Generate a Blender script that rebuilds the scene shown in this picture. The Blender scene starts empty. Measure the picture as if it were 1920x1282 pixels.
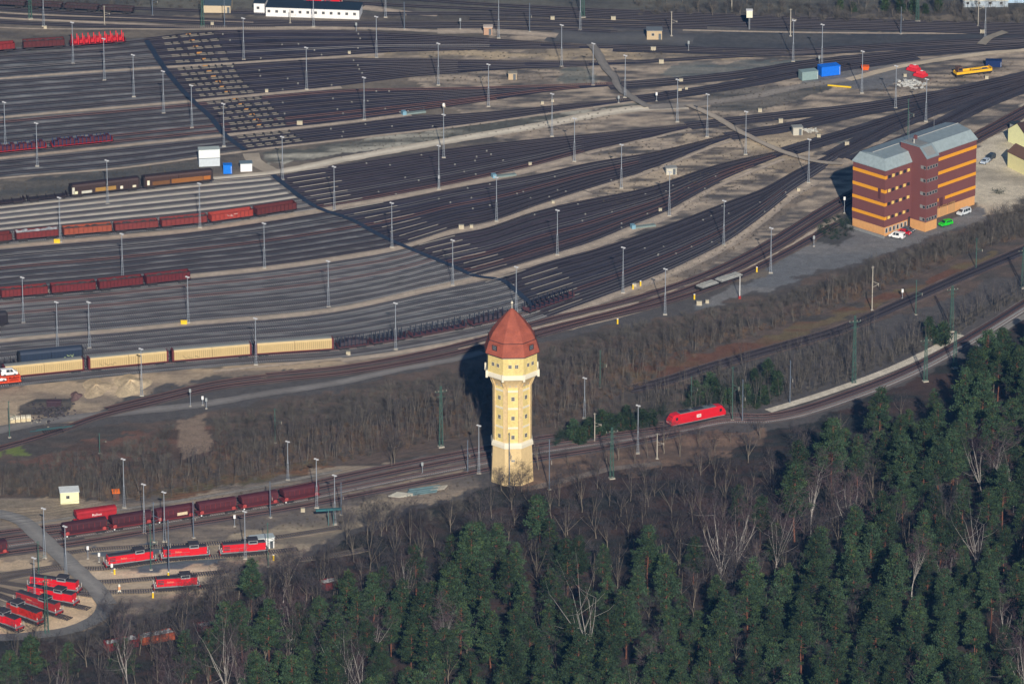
import bpy, math, random
import numpy as np
from mathutils import Vector, Matrix
random.seed(7); rng = np.random.default_rng(11)
S = bpy.context.scene
COL = S.collection
R = math.radians
# ------------------------------------------------------------------ camera, world, sun, exposure
FPX, DEP, DIST = 11875.0, R(20.5), 1827.0
CAMP = np.array([0.0, -DIST*math.cos(DEP), DIST*math.sin(DEP)])
cd = bpy.data.cameras.new("camera"); cam = bpy.data.objects.new("camera", cd); COL.objects.link(cam)
cam.location = CAMP; cam.rotation_euler = (math.pi/2-DEP, 0, 0)
cd.sensor_width = 36.0; cd.lens = FPX*36.0/1920.0; cd.clip_start = 5.0; cd.clip_end = 30000.0
S.camera = cam
SUN_EL, SUN_AZ = R(25.0), R(5.5)          # the sun stands behind the viewer, a little to the right
w = bpy.data.worlds.new("World"); S.world = w; w.use_nodes = True
nt = w.node_tree; bg = nt.nodes["Background"]
sky = nt.nodes.new("ShaderNodeTexSky"); sky.sky_type = 'NISHITA'; sky.sun_disc = False
sky.sun_elevation = SUN_EL; sky.sun_rotation = math.pi - SUN_AZ; sky.air_density = 1.0; sky.dust_density = 0.3; sky.ozone_density = 4.0
nt.links.new(sky.outputs[0], bg.inputs[0]); bg.inputs[1].default_value = 0.05
sl = bpy.data.lights.new("sun", 'SUN'); sl.energy = 4.6; sl.angle = R(0.5); sl.color = (1.0, 0.91, 0.79)
so = bpy.data.objects.new("sun", sl); COL.objects.link(so)
sdir = Vector((math.sin(SUN_AZ)*math.cos(SUN_EL), -math.cos(SUN_AZ)*math.cos(SUN_EL), math.sin(SUN_EL)))
so.rotation_euler = sdir.to_track_quat('Z', 'Y').to_euler(); so.location = (0, -200, 300)
S.view_settings.view_transform = 'Standard'; S.view_settings.look = 'None'
S.view_settings.exposure = 0.0; S.view_settings.gamma = 1.0
S.cycles.volume_bounces = 0; S.cycles.max_bounces = 4; S.cycles.diffuse_bounces = 2; S.cycles.glossy_bounces = 2
S.cycles.use_adaptive_sampling = True; S.cycles.adaptive_threshold = 0.02

# ------------------------------------------------------------------ pixel of the survey picture (1920 x 1282) <-> ground
FW = np.array([0, math.cos(DEP), -math.sin(DEP)]); UP = np.array([0, math.sin(DEP), math.cos(DEP)])
def G(px, py, z=0.0):
    px = np.asarray(px, float); py = np.asarray(py, float)
    cx = (px-960)/FPX; cy = (641-py)/FPX
    dy = FW[1]+cy*UP[1]; dz = FW[2]+cy*UP[2]
    t = (z-CAMP[2])/dz
    return np.stack([cx*t, CAMP[1]+dy*t, np.full_like(t, z)], -1)
def g(px, py, z=0.0):
    v = G(px, py, z); return Vector((float(v[0]), float(v[1]), z))
def PX(x, y, z=0.0):
    dx = x; dy = y-CAMP[1]; dz = z-CAMP[2]
    d = dy*FW[1]+dz*FW[2]; u = dy*UP[1]+dz*UP[2]
    return 960+FPX*dx/d, 641-FPX*u/d
def curve(pts):
    p = np.array(sorted(pts), float); x, y = p[:, 0], p[:, 1]
    if len(x) == 2: return lambda q: y[0]+(np.asarray(q, float)-x[0])*(y[1]-y[0])/(x[1]-x[0])
    h = np.diff(x); d = np.diff(y)/h
    m = np.zeros(len(x)); m[0], m[-1] = d[0], d[-1]
    m[1:-1] = (d[:-1]*h[1:]+d[1:]*h[:-1])/(h[:-1]+h[1:])
    def f(q):
        q = np.asarray(q, float); i = np.clip(np.searchsorted(x, q)-1, 0, len(h)-1)
        t = (q-x[i])/h[i]; lo = t < 0; hi = t > 1; tc = np.clip(t, 0, 1)
        v = ((1+2*tc)*(1-tc)**2*y[i]+tc*(1-tc)**2*h[i]*m[i]+tc**2*(3-2*tc)*y[i+1]+tc**2*(tc-1)*h[i]*m[i+1])
        return v+np.where(lo, (q-x[0])*m[0], 0)+np.where(hi, (q-x[-1])*m[-1], 0)
    return f
def inpoly(px, py, poly):
    px = np.asarray(px); py = np.asarray(py); r = np.zeros(px.shape, bool); n = len(poly)
    for i in range(n):
        x1, y1 = poly[i]; x2, y2 = poly[(i+1) % n]
        if y1 == y2: continue
        r ^= ((y1 > py) != (y2 > py)) & (px < (x2-x1)*(py-y1)/(y2-y1)+x1)
    return r
def vnoise(x, y, seed=0):
    xi = np.floor(x).astype(np.int64); yi = np.floor(y).astype(np.int64); fx = x-xi; fy = y-yi
    fx = fx*fx*(3-2*fx); fy = fy*fy*(3-2*fy)
    def hsh(a, b):
        n = (a*374761393+b*668265263+seed*982451653) & 0xffffffff
        n = ((n ^ (n >> 13))*1274126177) & 0xffffffff
        return ((n ^ (n >> 16)) & 0xffff)/65535.0
    return (hsh(xi, yi)*(1-fx)+hsh(xi+1, yi)*fx)*(1-fy)+(hsh(xi, yi+1)*(1-fx)+hsh(xi+1, yi+1)*fx)*fy
def fbm(x, y, seed=0, o=4):
    s = 0; a = .5
    for k in range(o):
        s = s+a*vnoise(x*2**k, y*2**k, seed+k); a *= .5
    return s/(1-.5**o)
def lin(r, gg, b):
    f = lambda c: (c/255/12.92) if c <= 10 else ((c/255+.055)/1.055)**2.4
    return np.array([f(r), f(gg), f(b)])
KG = np.array([.66, .62, .60])
def A(r, gg, b): return np.clip(lin(r, gg, b)/KG, 0.004, 1.6)

# ------------------------------------------------------------------ materials
MATS = {}
def mat(name, rgb, rough=.75, var=.18, scale=1.2, metal=0.0, attr=False, spec=.3, objvar=0.0, bump=0.0, streak=0.0, scale2=None):
    if name in MATS: return MATS[name]
    m = bpy.data.materials.new(name); m.use_nodes = True; n = m.node_tree; L = n.links
    b = n.nodes["Principled BSDF"]; b.inputs["Roughness"].default_value = rough; b.inputs["Metallic"].default_value = metal
    b.inputs["Specular IOR Level"].default_value = spec
    tc = n.nodes.new("ShaderNodeTexCoord")
    no = n.nodes.new("ShaderNodeTexNoise"); no.inputs["Scale"].default_value = scale; no.inputs["Detail"].default_value = 6; no.inputs["Roughness"].default_value = .65
    if streak:
        mp = n.nodes.new("ShaderNodeMapping"); mp.inputs["Scale"].default_value = (1, 1, streak); L.new(tc.outputs["Object"], mp.inputs[0]); L.new(mp.outputs[0], no.inputs["Vector"])
    else: L.new(tc.outputs["Object"], no.inputs["Vector"])
    mr = n.nodes.new("ShaderNodeMapRange"); mr.inputs["From Min"].default_value = .25; mr.inputs["From Max"].default_value = .75
    mr.inputs["To Min"].default_value = 1-var; mr.inputs["To Max"].default_value = 1+var; L.new(no.outputs["Fac"], mr.inputs["Value"])
    val = mr.outputs[0]
    if scale2:
        n2 = n.nodes.new("ShaderNodeTexNoise"); n2.inputs["Scale"].default_value = scale2; n2.inputs["Detail"].default_value = 3
        L.new(tc.outputs["Object"], n2.inputs["Vector"])
        m2 = n.nodes.new("ShaderNodeMapRange"); m2.inputs["From Min"].default_value = .25; m2.inputs["From Max"].default_value = .75
        m2.inputs["To Min"].default_value = 1-var; m2.inputs["To Max"].default_value = 1+var; L.new(n2.outputs["Fac"], m2.inputs["Value"])
        mm = n.nodes.new("ShaderNodeMath"); mm.operation = 'MULTIPLY'; L.new(val, mm.inputs[0]); L.new(m2.outputs[0], mm.inputs[1]); val = mm.outputs[0]
    if objvar:
        oi = n.nodes.new("ShaderNodeObjectInfo"); mo = n.nodes.new("ShaderNodeMapRange"); mo.inputs["To Min"].default_value = 1-objvar; mo.inputs["To Max"].default_value = 1+objvar
        L.new(oi.outputs["Random"], mo.inputs["Value"]); mm = n.nodes.new("ShaderNodeMath"); mm.operation = 'MULTIPLY'
        L.new(val, mm.inputs[0]); L.new(mo.outputs[0], mm.inputs[1]); val = mm.outputs[0]
    vm = n.nodes.new("ShaderNodeVectorMath"); vm.operation = 'SCALE'
    if attr:
        at = n.nodes.new("ShaderNodeAttribute"); at.attribute_name = "col"; L.new(at.outputs["Color"], vm.inputs[0])
    else: vm.inputs[0].default_value = tuple(min(.88, float(c)) for c in rgb)[:3]
    L.new(val, vm.inputs["Scale"]); L.new(vm.outputs[0], b.inputs["Base Color"])
    if bump:
        bp = n.nodes.new("ShaderNodeBump"); bp.inputs["Strength"].default_value = bump; bp.inputs["Distance"].default_value = .3
        L.new(no.outputs["Fac"], bp.inputs["Height"]); L.new(bp.outputs[0], b.inputs["Normal"])
    MATS[name] = m; return m
def cm(rgb, rough=.6, var=.15, **k):                 # a plain painted surface, named by colour
    a = A(*rgb)*.72; return mat("paint_%d_%d_%d_%d" % (*rgb, int(rough*10)), a, rough, var, **k)

# ------------------------------------------------------------------ mesh builder
class MB:
    def __init__(s): s.v = []; s.f = []; s.m = []; s.mats = []; s.cur = 0
    def use(s, m):
        if m not in s.mats: s.mats.append(m)
        s.cur = s.mats.index(m); return s
    def face(s, pts):
        n = len(s.v); s.v += [tuple(p) for p in pts]; s.f.append(tuple(range(n, n+len(pts)))); s.m.append(s.cur); return s
    def box(s, x0, x1, y0, y1, z0, z1, M=None, taper=0.0):
        n = len(s.v); t = taper
        p = [(x0, y0, z0), (x1, y0, z0), (x1, y1, z0), (x0, y1, z0), (x0+t, y0+t, z1), (x1-t, y0+t, z1), (x1-t, y1-t, z1), (x0+t, y1-t, z1)]
        if M is not None: p = [tuple(M @ Vector(q)) for q in p]
        s.v += p
        for f in ((3, 2, 1, 0), (4, 5, 6, 7), (0, 1, 5, 4), (1, 2, 6, 5), (2, 3, 7, 6), (3, 0, 4, 7)):
            s.f.append(tuple(n+i for i in f)); s.m.append(s.cur)
        return s
    def tube(s, a, b, r0, r1=None, n=6, caps=True):
        a = Vector(a); b = Vector(b); r1 = r0 if r1 is None else r1; d = (b-a)
        if d.length < 1e-6: return s
        d.normalize(); u = d.orthogonal().normalized(); v = d.cross(u); k = len(s.v)
        for c, r in ((a, r0), (b, r1)):
            for i in range(n):
                t = 2*math.pi*i/n; s.v.append(tuple(c+u*(r*math.cos(t))+v*(r*math.sin(t))))
        for i in range(n):
            j = (i+1) % n; s.f.append((k+i, k+j, k+n+j, k+n+i)); s.m.append(s.cur)
        if caps:
            s.f.append(tuple(k+n+i for i in range(n))); s.m.append(s.cur)
            s.f.append(tuple(k+n-1-i for i in range(n))); s.m.append(s.cur)
        return s
    def prism(s, prof, x0, x1, axis='x'):             # closed profile (a, z) swept along x (a = y) or along y (a = x)
        k = len(s.v); n = len(prof)
        for x in (x0, x1):
            for a, z in prof: s.v.append((x, a, z) if axis == 'x' else (a, x, z))
        for i in range(n):
            j = (i+1) % n; s.f.append((k+i, k+j, k+n+j, k+n+i)); s.m.append(s.cur)
        s.f.append(tuple(k+n-1-i for i in range(n))); s.f.append(tuple(k+n+i for i in range(n))); s.m += [s.cur]*2
        return s
    def rings(s, rings, cap=True):                     # list of rings with equal counts
        k = len(s.v); n = len(rings[0])
        for r in rings: s.v += [tuple(p) for p in r]
        for q in range(len(rings)-1):
            for i in range(n):
                j = (i+1) % n; a = k+q*n; s.f.append((a+i, a+j, a+n+j, a+n+i)); s.m.append(s.cur)
        if cap:
            s.f.append(tuple(k+n-1-i for i in range(n))); s.f.append(tuple(k+(len(rings)-1)*n+i for i in range(n))); s.m += [s.cur]*2
        return s
    def build(s, name, parent=None, m=None, smooth=False):
        me = bpy.data.meshes.new(name); me.from_pydata(s.v, [], s.f)
        for q in (s.mats or [m]): me.materials.append(q)
        if len(s.mats) > 1: me.polygons.foreach_set("material_index", s.m)
        if smooth: me.polygons.foreach_set("use_smooth", [True]*len(me.polygons))
        me.update(); o = bpy.data.objects.new(name, me); COL.objects.link(o)
        if parent is not None: o.parent = parent
        return o
def npmesh(name, V, F, mats, mi=None, col=None, smooth=False, link=True):
    V = np.asarray(V, np.float32); F = np.asarray(F, np.int32); k = F.shape[1]
    me = bpy.data.meshes.new(name); me.vertices.add(len(V)); me.vertices.foreach_set("co", V.ravel())
    me.loops.add(F.size); me.loops.foreach_set("vertex_index", F.ravel()); me.polygons.add(len(F))
    me.polygons.foreach_set("loop_start", np.arange(0, F.size, k, dtype=np.int32)); me.polygons.foreach_set("loop_total", np.full(len(F), k, np.int32))
    for q in mats: me.materials.append(q)
    if mi is not None: me.polygons.foreach_set("material_index", np.asarray(mi, np.int32))
    if col is not None:
        at = me.color_attributes.new("col", 'FLOAT_COLOR', 'POINT'); c = np.ones((len(V), 4), np.float32); c[:, :3] = col; at.data.foreach_set("color", c.ravel())
    if smooth: me.polygons.foreach_set("use_smooth", np.ones(len(F), bool))
    me.update(calc_edges=True)
    if not link: return me
    o = bpy.data.objects.new(name, me); COL.objects.link(o); return o
def tag(o, label=None, cat=None, group=None, kind=None):
    if label: o["label"] = label
    if cat: o["category"] = cat
    if group: o["group"] = group
    if kind: o["kind"] = kind
    return o
def thing(name, label, cat, loc=(0, 0, 0), rotz=0.0, group=None):
    o = bpy.data.objects.new(name, None); o.empty_display_size = .5; COL.objects.link(o)
    o.location = loc; o.rotation_euler = (0, 0, rotz); return tag(o, label, cat, group)
def dup(root, loc, rotz=0.0, label=None, scale=None, group=None):
    r = root.copy(); COL.objects.link(r); r.location = loc; r.rotation_euler = (0, 0, rotz)
    if label: r["label"] = label
    if group: r["group"] = group
    if scale: r.scale = (scale,)*3 if not isinstance(scale, tuple) else scale
    for ch in list(root.children):
        c = ch.copy(); COL.objects.link(c); c.parent = r
        for q in list(ch.children):
            d = q.copy(); COL.objects.link(d); d.parent = c
    return r
def text_part(name, body, size, M, material, parent, ext=.01):
    cu = bpy.data.curves.new(name, 'FONT'); cu.body = body; cu.size = size; cu.align_x = 'CENTER'; cu.align_y = 'CENTER'; cu.extrude = ext; cu.resolution_u = 2
    t = bpy.data.objects.new(name, cu); COL.objects.link(t); dg = bpy.context.evaluated_depsgraph_get()
    me = bpy.data.meshes.new_from_object(t.evaluated_get(dg)); me.transform(M); bpy.data.objects.remove(t); bpy.data.curves.remove(cu)
    me.materials.clear(); me.materials.append(material); o = bpy.data.objects.new(name, me); COL.objects.link(o); o.parent = parent; return o
SIDE = Matrix.Rotation(math.pi/2, 4, 'X')              # lettering that faces -y
# ------------------------------------------------------------------ the setting: ground, beds, roads, tracks
GM = mat("earth", (1, 1, 1), .95, .24, .4, attr=True, spec=.1, bump=.35, scale2=2.2)
BM = mat("ballast", (1, 1, 1), .95, .30, 1.3, attr=True, spec=.1, bump=.4, scale2=.11)
RM = mat("road_surface", (1, 1, 1), .9, .13, .8, attr=True, spec=.15, scale2=.09)
gx = np.concatenate([[-9000, -4000, -1500, -600, -300, -230], np.arange(-190, 190.1, 1.0), [230, 300, 600, 1500, 4000, 9000]])
gy = np.concatenate([[-2600, -1500, -900, -500, -330], np.arange(-285, 420.1, 1.25), [460, 550, 750, 1200, 3000, 8000, 20000]])
GX, GY = np.meshgrid(gx, gy); x = GX.ravel(); y = GY.ravel()
wx = (fbm(x/7, y/7, 3)-.5); wy = (fbm(x/7, y/7, 9)-.5)
px, py = PX(x+wx*7, y+wy*12)
col = np.tile(A(82, 77, 75), (len(x), 1))
def zone(poly, rgb, rgb2=None, sc=9.0, seed=1, amt=1.0, lo=.38, hi=.62):
    k = inpoly(px, py, poly)
    if rgb2 is None: c = np.tile(A(*rgb), (k.sum(), 1))
    else:
        n = np.clip((fbm(x[k]/(sc*3.4)+y[k]*.05, y[k]/sc-x[k]*.02, seed, 5)-lo)/(hi-lo), 0, 1)[:, None]; c = A(*rgb)*(1-n)+A(*rgb2)*n
    col[k] = col[k]*(1-amt)+c*amt
zone([(-900, -600), (2900, -600), (2900, 20), (-900, 20)], (78, 76, 74), (98, 94, 86))
zone([(-60, 30), (1980, 30), (1980, 380), (1600, 480), (1250, 560), (900, 640), (500, 700), (-60, 760)], (84, 78, 74), (112, 101, 90), 8, 5)
zone([(640, 70), (1980, 60), (1980, 300), (1250, 560), (900, 560), (1000, 300)], (82, 77, 75), (162, 144, 126), 2.4, 8, lo=.34, hi=.68)
zone([(1090, 62), (1980, 62), (1980, 84), (1500, 95), (1120, 88)], (66, 66, 70), (80, 78, 78), 10, 4)
zone([(950, 60), (1720, 58), (1980, 56), (1980, 40), (1250, 50)], (74, 72, 76), (96, 90, 86), 6, 14)
zone([(1290, 255), (1560, 262), (1500, 330), (1360, 350), (1180, 400), (1120, 350)], (90, 82, 77), (166, 147, 126), 2.4, 71, lo=.36, hi=.6)
zone([(640, 92), (860, 97), (1120, 93), (1480, 98), (1480, 104), (1120, 113), (900, 111), (640, 108)], (112, 102, 92), (165, 145, 120), 4, 18)
zone([(1270, 118), (1520, 112), (1520, 128), (1270, 150), (1235, 140)], (90, 98, 97), (92, 92, 90), 5, 2, amt=.7)
zone([(1060, 132), (1110, 130), (1115, 155), (1040, 152)], (86, 94, 91), None, amt=.6)
zone([(165, 322), (310, 318), (300, 338), (190, 340)], (92, 104, 104), None, amt=.8)
zone([(0, 342), (390, 300), (390, 330), (120, 366), (0, 378)], (76, 74, 72), (92, 86, 80), 6, 6)
zone([(480, 290), (640, 266), (860, 236), (1060, 212), (1200, 192), (1200, 202), (860, 262), (640, 288), (500, 310)], (84, 82, 76), (158, 150, 136), 4, 31, lo=.42, hi=.64)
zone([(1330, 170), (1560, 150), (1560, 170), (1420, 205), (1330, 212)], (74, 72, 70), (112, 104, 96), 4, 41)
zone([(1500, 130), (1700, 118), (1720, 150), (1640, 165), (1500, 160)], (98, 96, 97), (108, 104, 102), 8, 42)
zone([(1385, 252), (1480, 232), (1560, 250), (1480, 290), (1520, 335), (1420, 300)], (128, 113, 98), (172, 152, 126), 5, 43, lo=.35, hi=.6)
zone([(1560, 262), (1640, 238), (1680, 250), (1600, 285)], (94, 99, 97), (104, 102, 98), 5, 44, amt=.7)
zone([(1820, 300), (1860, 250), (1930, 190), (2000, 170), (2000, 400), (1830, 400)], (150, 138, 122), (182, 168, 148), 8, 45, lo=.3, hi=.6)
zone([(1285, 580), (1330, 560), (1430, 518), (1500, 470), (1560, 430), (1590, 380), (1640, 430), (1760, 425), (1830, 385), (1850, 410), (1640, 480), (1560, 505), (1440, 540), (1330, 590)], (100, 99, 100), (112, 108, 106), 9, 46)
zone([(1530, 425), (1580, 395), (1600, 430), (1575, 455), (1530, 450)], (60, 58, 56), (76, 70, 66), 4, 47, amt=.8)
zone([(-60, 738), (240, 704), (420, 684), (640, 674), (760, 660), (640, 700), (440, 700), (300, 728), (230, 745), (180, 775), (140, 795), (-60, 800)], (118, 105, 94), (158, 138, 116), 6, 48, lo=.35, hi=.6)
zone([(40, 752), (140, 745), (130, 780), (30, 776)], (66, 63, 62), (92, 84, 78), 4, 49)
zone([(160, 720), (265, 705), (268, 735), (205, 745)], (190, 165, 135), None, amt=.75)
zone([(640, 674), (900, 628), (1190, 540), (1290, 505), (1410, 430), (1520, 345), (1545, 345), (1430, 430), (1300, 520), (1190, 560), (1000, 625), (640, 690)], (108, 97, 88), (146, 128, 110), 4, 50)
zone([(-60, 860), (180, 800), (400, 775), (640, 726), (900, 668), (1280, 590), (1440, 548), (1600, 500), (1980, 370), (1980, 480), (1700, 590), (1330, 700), (1280, 785), (1000, 822), (640, 882), (200, 955), (-60, 960)], (94, 80, 72), (76, 70, 66), 5, 51)
zone([(0, 870), (160, 830), (320, 800), (420, 800), (420, 860), (200, 890)], (104, 78, 68), (78, 66, 60), 5, 52)
zone([(1150, 690), (1330, 655), (1600, 580), (1860, 465), (1860, 500), (1500, 628), (1330, 690), (1180, 720)], (98, 86, 66), (98, 70, 58), 6, 53)
zone([(325, 785), (390, 778), (396, 850), (335, 855)], (126, 108, 94), None, amt=.9)
zone([(-60, 925), (200, 935), (600, 880), (860, 850), (900, 905), (640, 1000), (520, 1060), (420, 1110), (320, 1140), (-60, 1220)], (98, 90, 85), (140, 124, 108), 5, 54)
zone([(380, 900), (600, 860), (640, 878), (300, 935), (240, 930)], (92, 84, 66), (112, 84, 66), 5, 55)
zone([(-60, 935), (110, 930), (150, 945), (230, 955), (60, 972), (-60, 965)], (142, 125, 106), (120, 108, 94), 6, 56)
zone([(380, 1010), (640, 965), (700, 930), (760, 945), (640, 1000), (520, 1050), (430, 1050)], (150, 134, 114), (110, 100, 90), 6, 57)
zone([(-60, 1055), (100, 1046), (104, 1062), (-60, 1080)], (170, 148, 124), None)
zone([(140, 1050), (250, 1070), (400, 1055), (430, 1080), (390, 1110), (190, 1120)], (190, 168, 144), (160, 142, 122), 6, 58)
zone([(40, 1120), (190, 1115), (200, 1150), (120, 1180), (-60, 1200)], (180, 156, 128), (196, 170, 140), 6, 59)
zone([(250, 1050), (330, 1043), (420, 1040), (420, 1058), (262, 1072)], (88, 92, 98), None)
zone([(150, 1035), (390, 1018), (390, 1030), (210, 1046)], (88, 92, 98), None)
zone([(430, 1110), (640, 1020), (760, 965), (900, 915), (1000, 905), (1280, 850), (1560, 780), (1800, 672), (2000, 560), (2900, 400), (2900, 2400), (-900, 2400), (-900, 1230), (190, 1190), (320, 1140)], (70, 56, 52), (50, 50, 48), 5, 60)
zone([(960, 905), (1000, 858), (1150, 838), (1300, 818), (1450, 800), (1430, 835), (1280, 868), (1140, 892), (1000, 918)], (116, 94, 80), (90, 76, 68), 3, 81)
zone([(1040, 1130), (1090, 1120), (1100, 1150), (1030, 1160)], (112, 70, 54), None)
zone([(-60, 838), (40, 836), (60, 846), (-60, 858)], (100, 108, 62), None)
nx, ny = len(gx), len(gy)
i0 = (np.arange(ny-1)[:, None]*nx+np.arange(nx-1)[None, :]).ravel()
z = (fbm(x/5, y/5, 77)-.5)*.0
o = npmesh("ground", np.stack([x, y, z], 1), np.stack([i0, i0+1, i0+nx+1, i0+nx], 1), [GM], col=col); tag(o, kind="structure")

RIB = 0
def ribbon(name, pts, width, z, rgb, m=RM, rows=5, edge=.25, step=2.0, rgb2=None, vert=False, wend=None):
    """a path or road laid along surveyed points, its edges a little ragged"""
    global RIB
    if name != "ballast_bed": RIB += 1; z = z+.0023+RIB*.0006
    P = G([p[0] for p in pts], [p[1] for p in pts])[:, :2]; d = np.r_[0, np.cumsum(np.hypot(*np.diff(P, axis=0).T))]
    fx = curve(list(zip(d, P[:, 0]))); fy = curve(list(zip(d, P[:, 1])))
    n = max(3, int(d[-1]/step)); t = np.linspace(0, d[-1], n); c = np.stack([fx(t), fy(t)], 1)
    tg = np.gradient(c, axis=0); tg /= np.hypot(tg[:, 0], tg[:, 1])[:, None]; nn = np.stack([-tg[:, 1], tg[:, 0]], 1)
    V = []; CC = []; wd = np.linspace(width, width if wend is None else wend, n)
    for k in range(rows):
        u = k/(rows-1)*2-1; e = (fbm(t/3+k*31, t*0+z*100+k, 5)-.5)*2*edge if k in (0, rows-1) else 0
        q = c+nn*((u*wd/2+np.sign(u)*e))[:, None]; V.append(np.c_[q, np.full(n, z)])
        s = 1+(fbm(q[:, 0]/3, q[:, 1]/3, 8)-.5)*.3; b = A(*rgb) if rgb2 is None else (A(*rgb)*(1-abs(u))+A(*rgb2)*abs(u)); CC.append(b[None, :]*s[:, None])
    V = np.concatenate(V); CC = np.concatenate(CC); i0 = (np.arange(rows-1)[:, None]*n+np.arange(n-1)[None, :]).ravel()
    o = npmesh(name, V, np.stack([i0, i0+1, i0+n+1, i0+n], 1), [m], col=CC); return tag(o, kind="structure")

DIAG = [(275, 78), (305, 125), (360, 190), (395, 222), (420, 253), (460, 284), (490, 305), (512, 330), (545, 357), (600, 393), (652, 411), (717, 445), (769, 468), (847, 500), (897, 520), (938, 526), (965, 545), (1000, 575)]
diagx = curve([(b, a) for a, b in DIAG])
CONC = mat("concrete_sleeper", A(112, 110, 110), .9, .2, 2.0, spec=.1); WOOD = mat("wooden_sleeper", A(48, 46, 52), .9, .25, 2.0, spec=.1)
RUST = mat("rail_steel", A(58, 51, 54)*.9, .55, .25, 2.0, spec=.4); RUSTL = mat("rusty_rail", A(88, 62, 58)*.9, .6, .25, 2.0, spec=.3)
TRK = 0
def track(pxs, pys, sleeper=WOOD, rail=RUST, z=0.08):
    """one railway track: sleepers with two rails, following surveyed points"""
    global TRK; TRK += 1; z = z+(TRK % 7)*.004
    P = G(pxs, pys)[:, :2]; d = np.r_[0, np.cumsum(np.hypot(*np.diff(P, axis=0).T))]
    if d[-1] < 6: return None
    n = int(d[-1]/.65); t = np.linspace(.3, d[-1]-.3, n); c = np.stack([np.interp(t, d, P[:, 0]), np.interp(t, d, P[:, 1])], 1)
    tg = np.gradient(c, axis=0); tg /= np.hypot(tg[:, 0], tg[:, 1])[:, None]; nn = np.stack([-tg[:, 1], tg[:, 0]], 1)
    h, l = .13, 1.3; V = np.zeros((n, 8, 3))
    for q, (a, b) in enumerate(((-1, -1), (1, -1), (1, 1), (-1, 1))):
        V[:, q, :2] = c+tg*a*h+nn*b*l; V[:, q, 2] = z-.04; V[:, q+4, :2] = c+tg*a*h*.85+nn*b*l; V[:, q+4, 2] = z+.12
    f = np.array([(4, 5, 6, 7), (0, 1, 5, 4), (1, 2, 6, 5), (2, 3, 7, 6), (3, 0, 4, 7)])
    F = (np.arange(n)[:, None, None]*8+f[None]).reshape(-1, 4)
    root = npmesh("railway_track", V.reshape(-1, 3), F, [sleeper]); tag(root, kind="structure")
    k = max(2, int(d[-1]/3)); t = np.linspace(0, d[-1], k); c = np.stack([np.interp(t, d, P[:, 0]), np.interp(t, d, P[:, 1])], 1)
    tg = np.gradient(c, axis=0); tg /= np.hypot(tg[:, 0], tg[:, 1])[:, None]; nn = np.stack([-tg[:, 1], tg[:, 0]], 1)
    for s in (-1, 1):
        V = []
        for off, zz in ((-.06, z+.12), (-.045, z+.29), (.045, z+.29), (.06, z+.12)): V.append(np.c_[c+nn*(s*.75+off), np.full(k, zz)])
        V = np.concatenate(V); i0 = (np.arange(3)[:, None]*k+np.arange(k-1)[None, :]).ravel()
        r = npmesh("rail", V, np.stack([i0, i0+1, i0+k+1, i0+k], 1), [rail]); r.parent = root
    return root
WORN = mat("worn_rail", A(80, 75, 76)*.9, .45, .25, 2.0, spec=.5); rr_ = random.Random(4); RR = lambda: rr_.choice((RUST, RUST, RUST, RUST, RUSTL, WORN))
GROUPS = {}
def yard(key, top, bot, n, x0, x1, light=.85, sl=WOOD, dark=(56, 57, 64), lit=(122, 120, 118), right=(49, 48, 59), rl=(58, 54, 63)):
    ft, fb = curve(top), curve(bot); GROUPS[key] = (ft, fb, n)
    xs = np.arange(x0, x1+.1, 6.0); rows = n*6+1; yt, yb = ft(xs), fb(xs); yb = np.maximum(yb, yt+1.2)
    fr = np.linspace(0, 1, rows); PXS = np.tile(xs, rows); PYS = (yt[None]+(yb-yt)[None]*fr[:, None]).ravel()
    V = G(PXS, PYS, .03); X, Y = V[:, 0], V[:, 1]
    v = (np.repeat(fr, len(xs))*n) % 1.0; a = np.clip((np.abs(v-.5)-.26)/.12, 0, 1)
    patch = np.clip(fbm(X/26+3.7, PYS/3.0, 21)*2-.3, 0.35, 1.25); tid = np.floor(np.repeat(fr, len(xs))*n)
    tv = .8+.4*vnoise(tid*3.7+.5, X*0+.5, 33)
    left = np.clip((diagx(PYS)-PXS)/14+.5, 0, 1)
    aL = np.clip(a*light*patch*tv*1.25, 0, 1)[:, None]; aR = np.clip(a*.9*patch, 0, 1)[:, None]
    cL = A(*dark)*(1-aL)+A(*lit)*aL; cR = A(*right)*(1-aR)+A(*rl)*aR
    rb = np.clip(vnoise(tid*9.1+.5, X/60, 71)*1.6-.5, 0, 1)[:, None]; cR = cR*(1-rb*.6)+A(66, 55, 56)*rb*.6; cL = cL*(1-rb*.35)+A(84, 72, 68)*rb*.35
    tint = (.82+.36*vnoise(tid*5.3+.5, X/40, 61))[:, None]; cR = cR*tint
    n2 = (.7+.6*fbm(X/4, Y/2.2, 55))[:, None]
    CC = (cL*left[:, None]+cR*(1-left[:, None]))*n2
    m = len(xs); i0 = (np.arange(rows-1)[:, None]*m+np.arange(m-1)[None, :]).ravel()
    tag(npmesh("ballast_bed", V, np.stack([i0, i0+1, i0+m+1, i0+m], 1), [BM], col=CC), kind="structure")
    for k in range(n):
        yy = yt+(yb-yt)*(k+.5)/n; sp = (yb-yt)/n; lim = 4.0 if k % 2 else (2.2 if k % 4 == 2 else 1.1)
        if n < 3 or k == 0: lim = 0
        ok = sp >= lim
        if ok.sum() < 3: continue
        e = len(xs) if ok.all() else int(np.argmin(ok)) if ok[0] else 0
        if e < 3: continue
        q = int(np.argmin(np.abs(xs-diagx(yy)))); 
        if sl is CONC and q < e-4: track(xs[:q+1], yy[:q+1], sl, RR()); track(xs[q:e], yy[q:e], WOOD, RR())
        else: track(xs[:e], yy[:e], sl, RR())
def tky(key, k):
    ft, fb, n = GROUPS[key]; return lambda q: ft(q)+(fb(q)-ft(q))*(k+.5)/n

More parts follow.
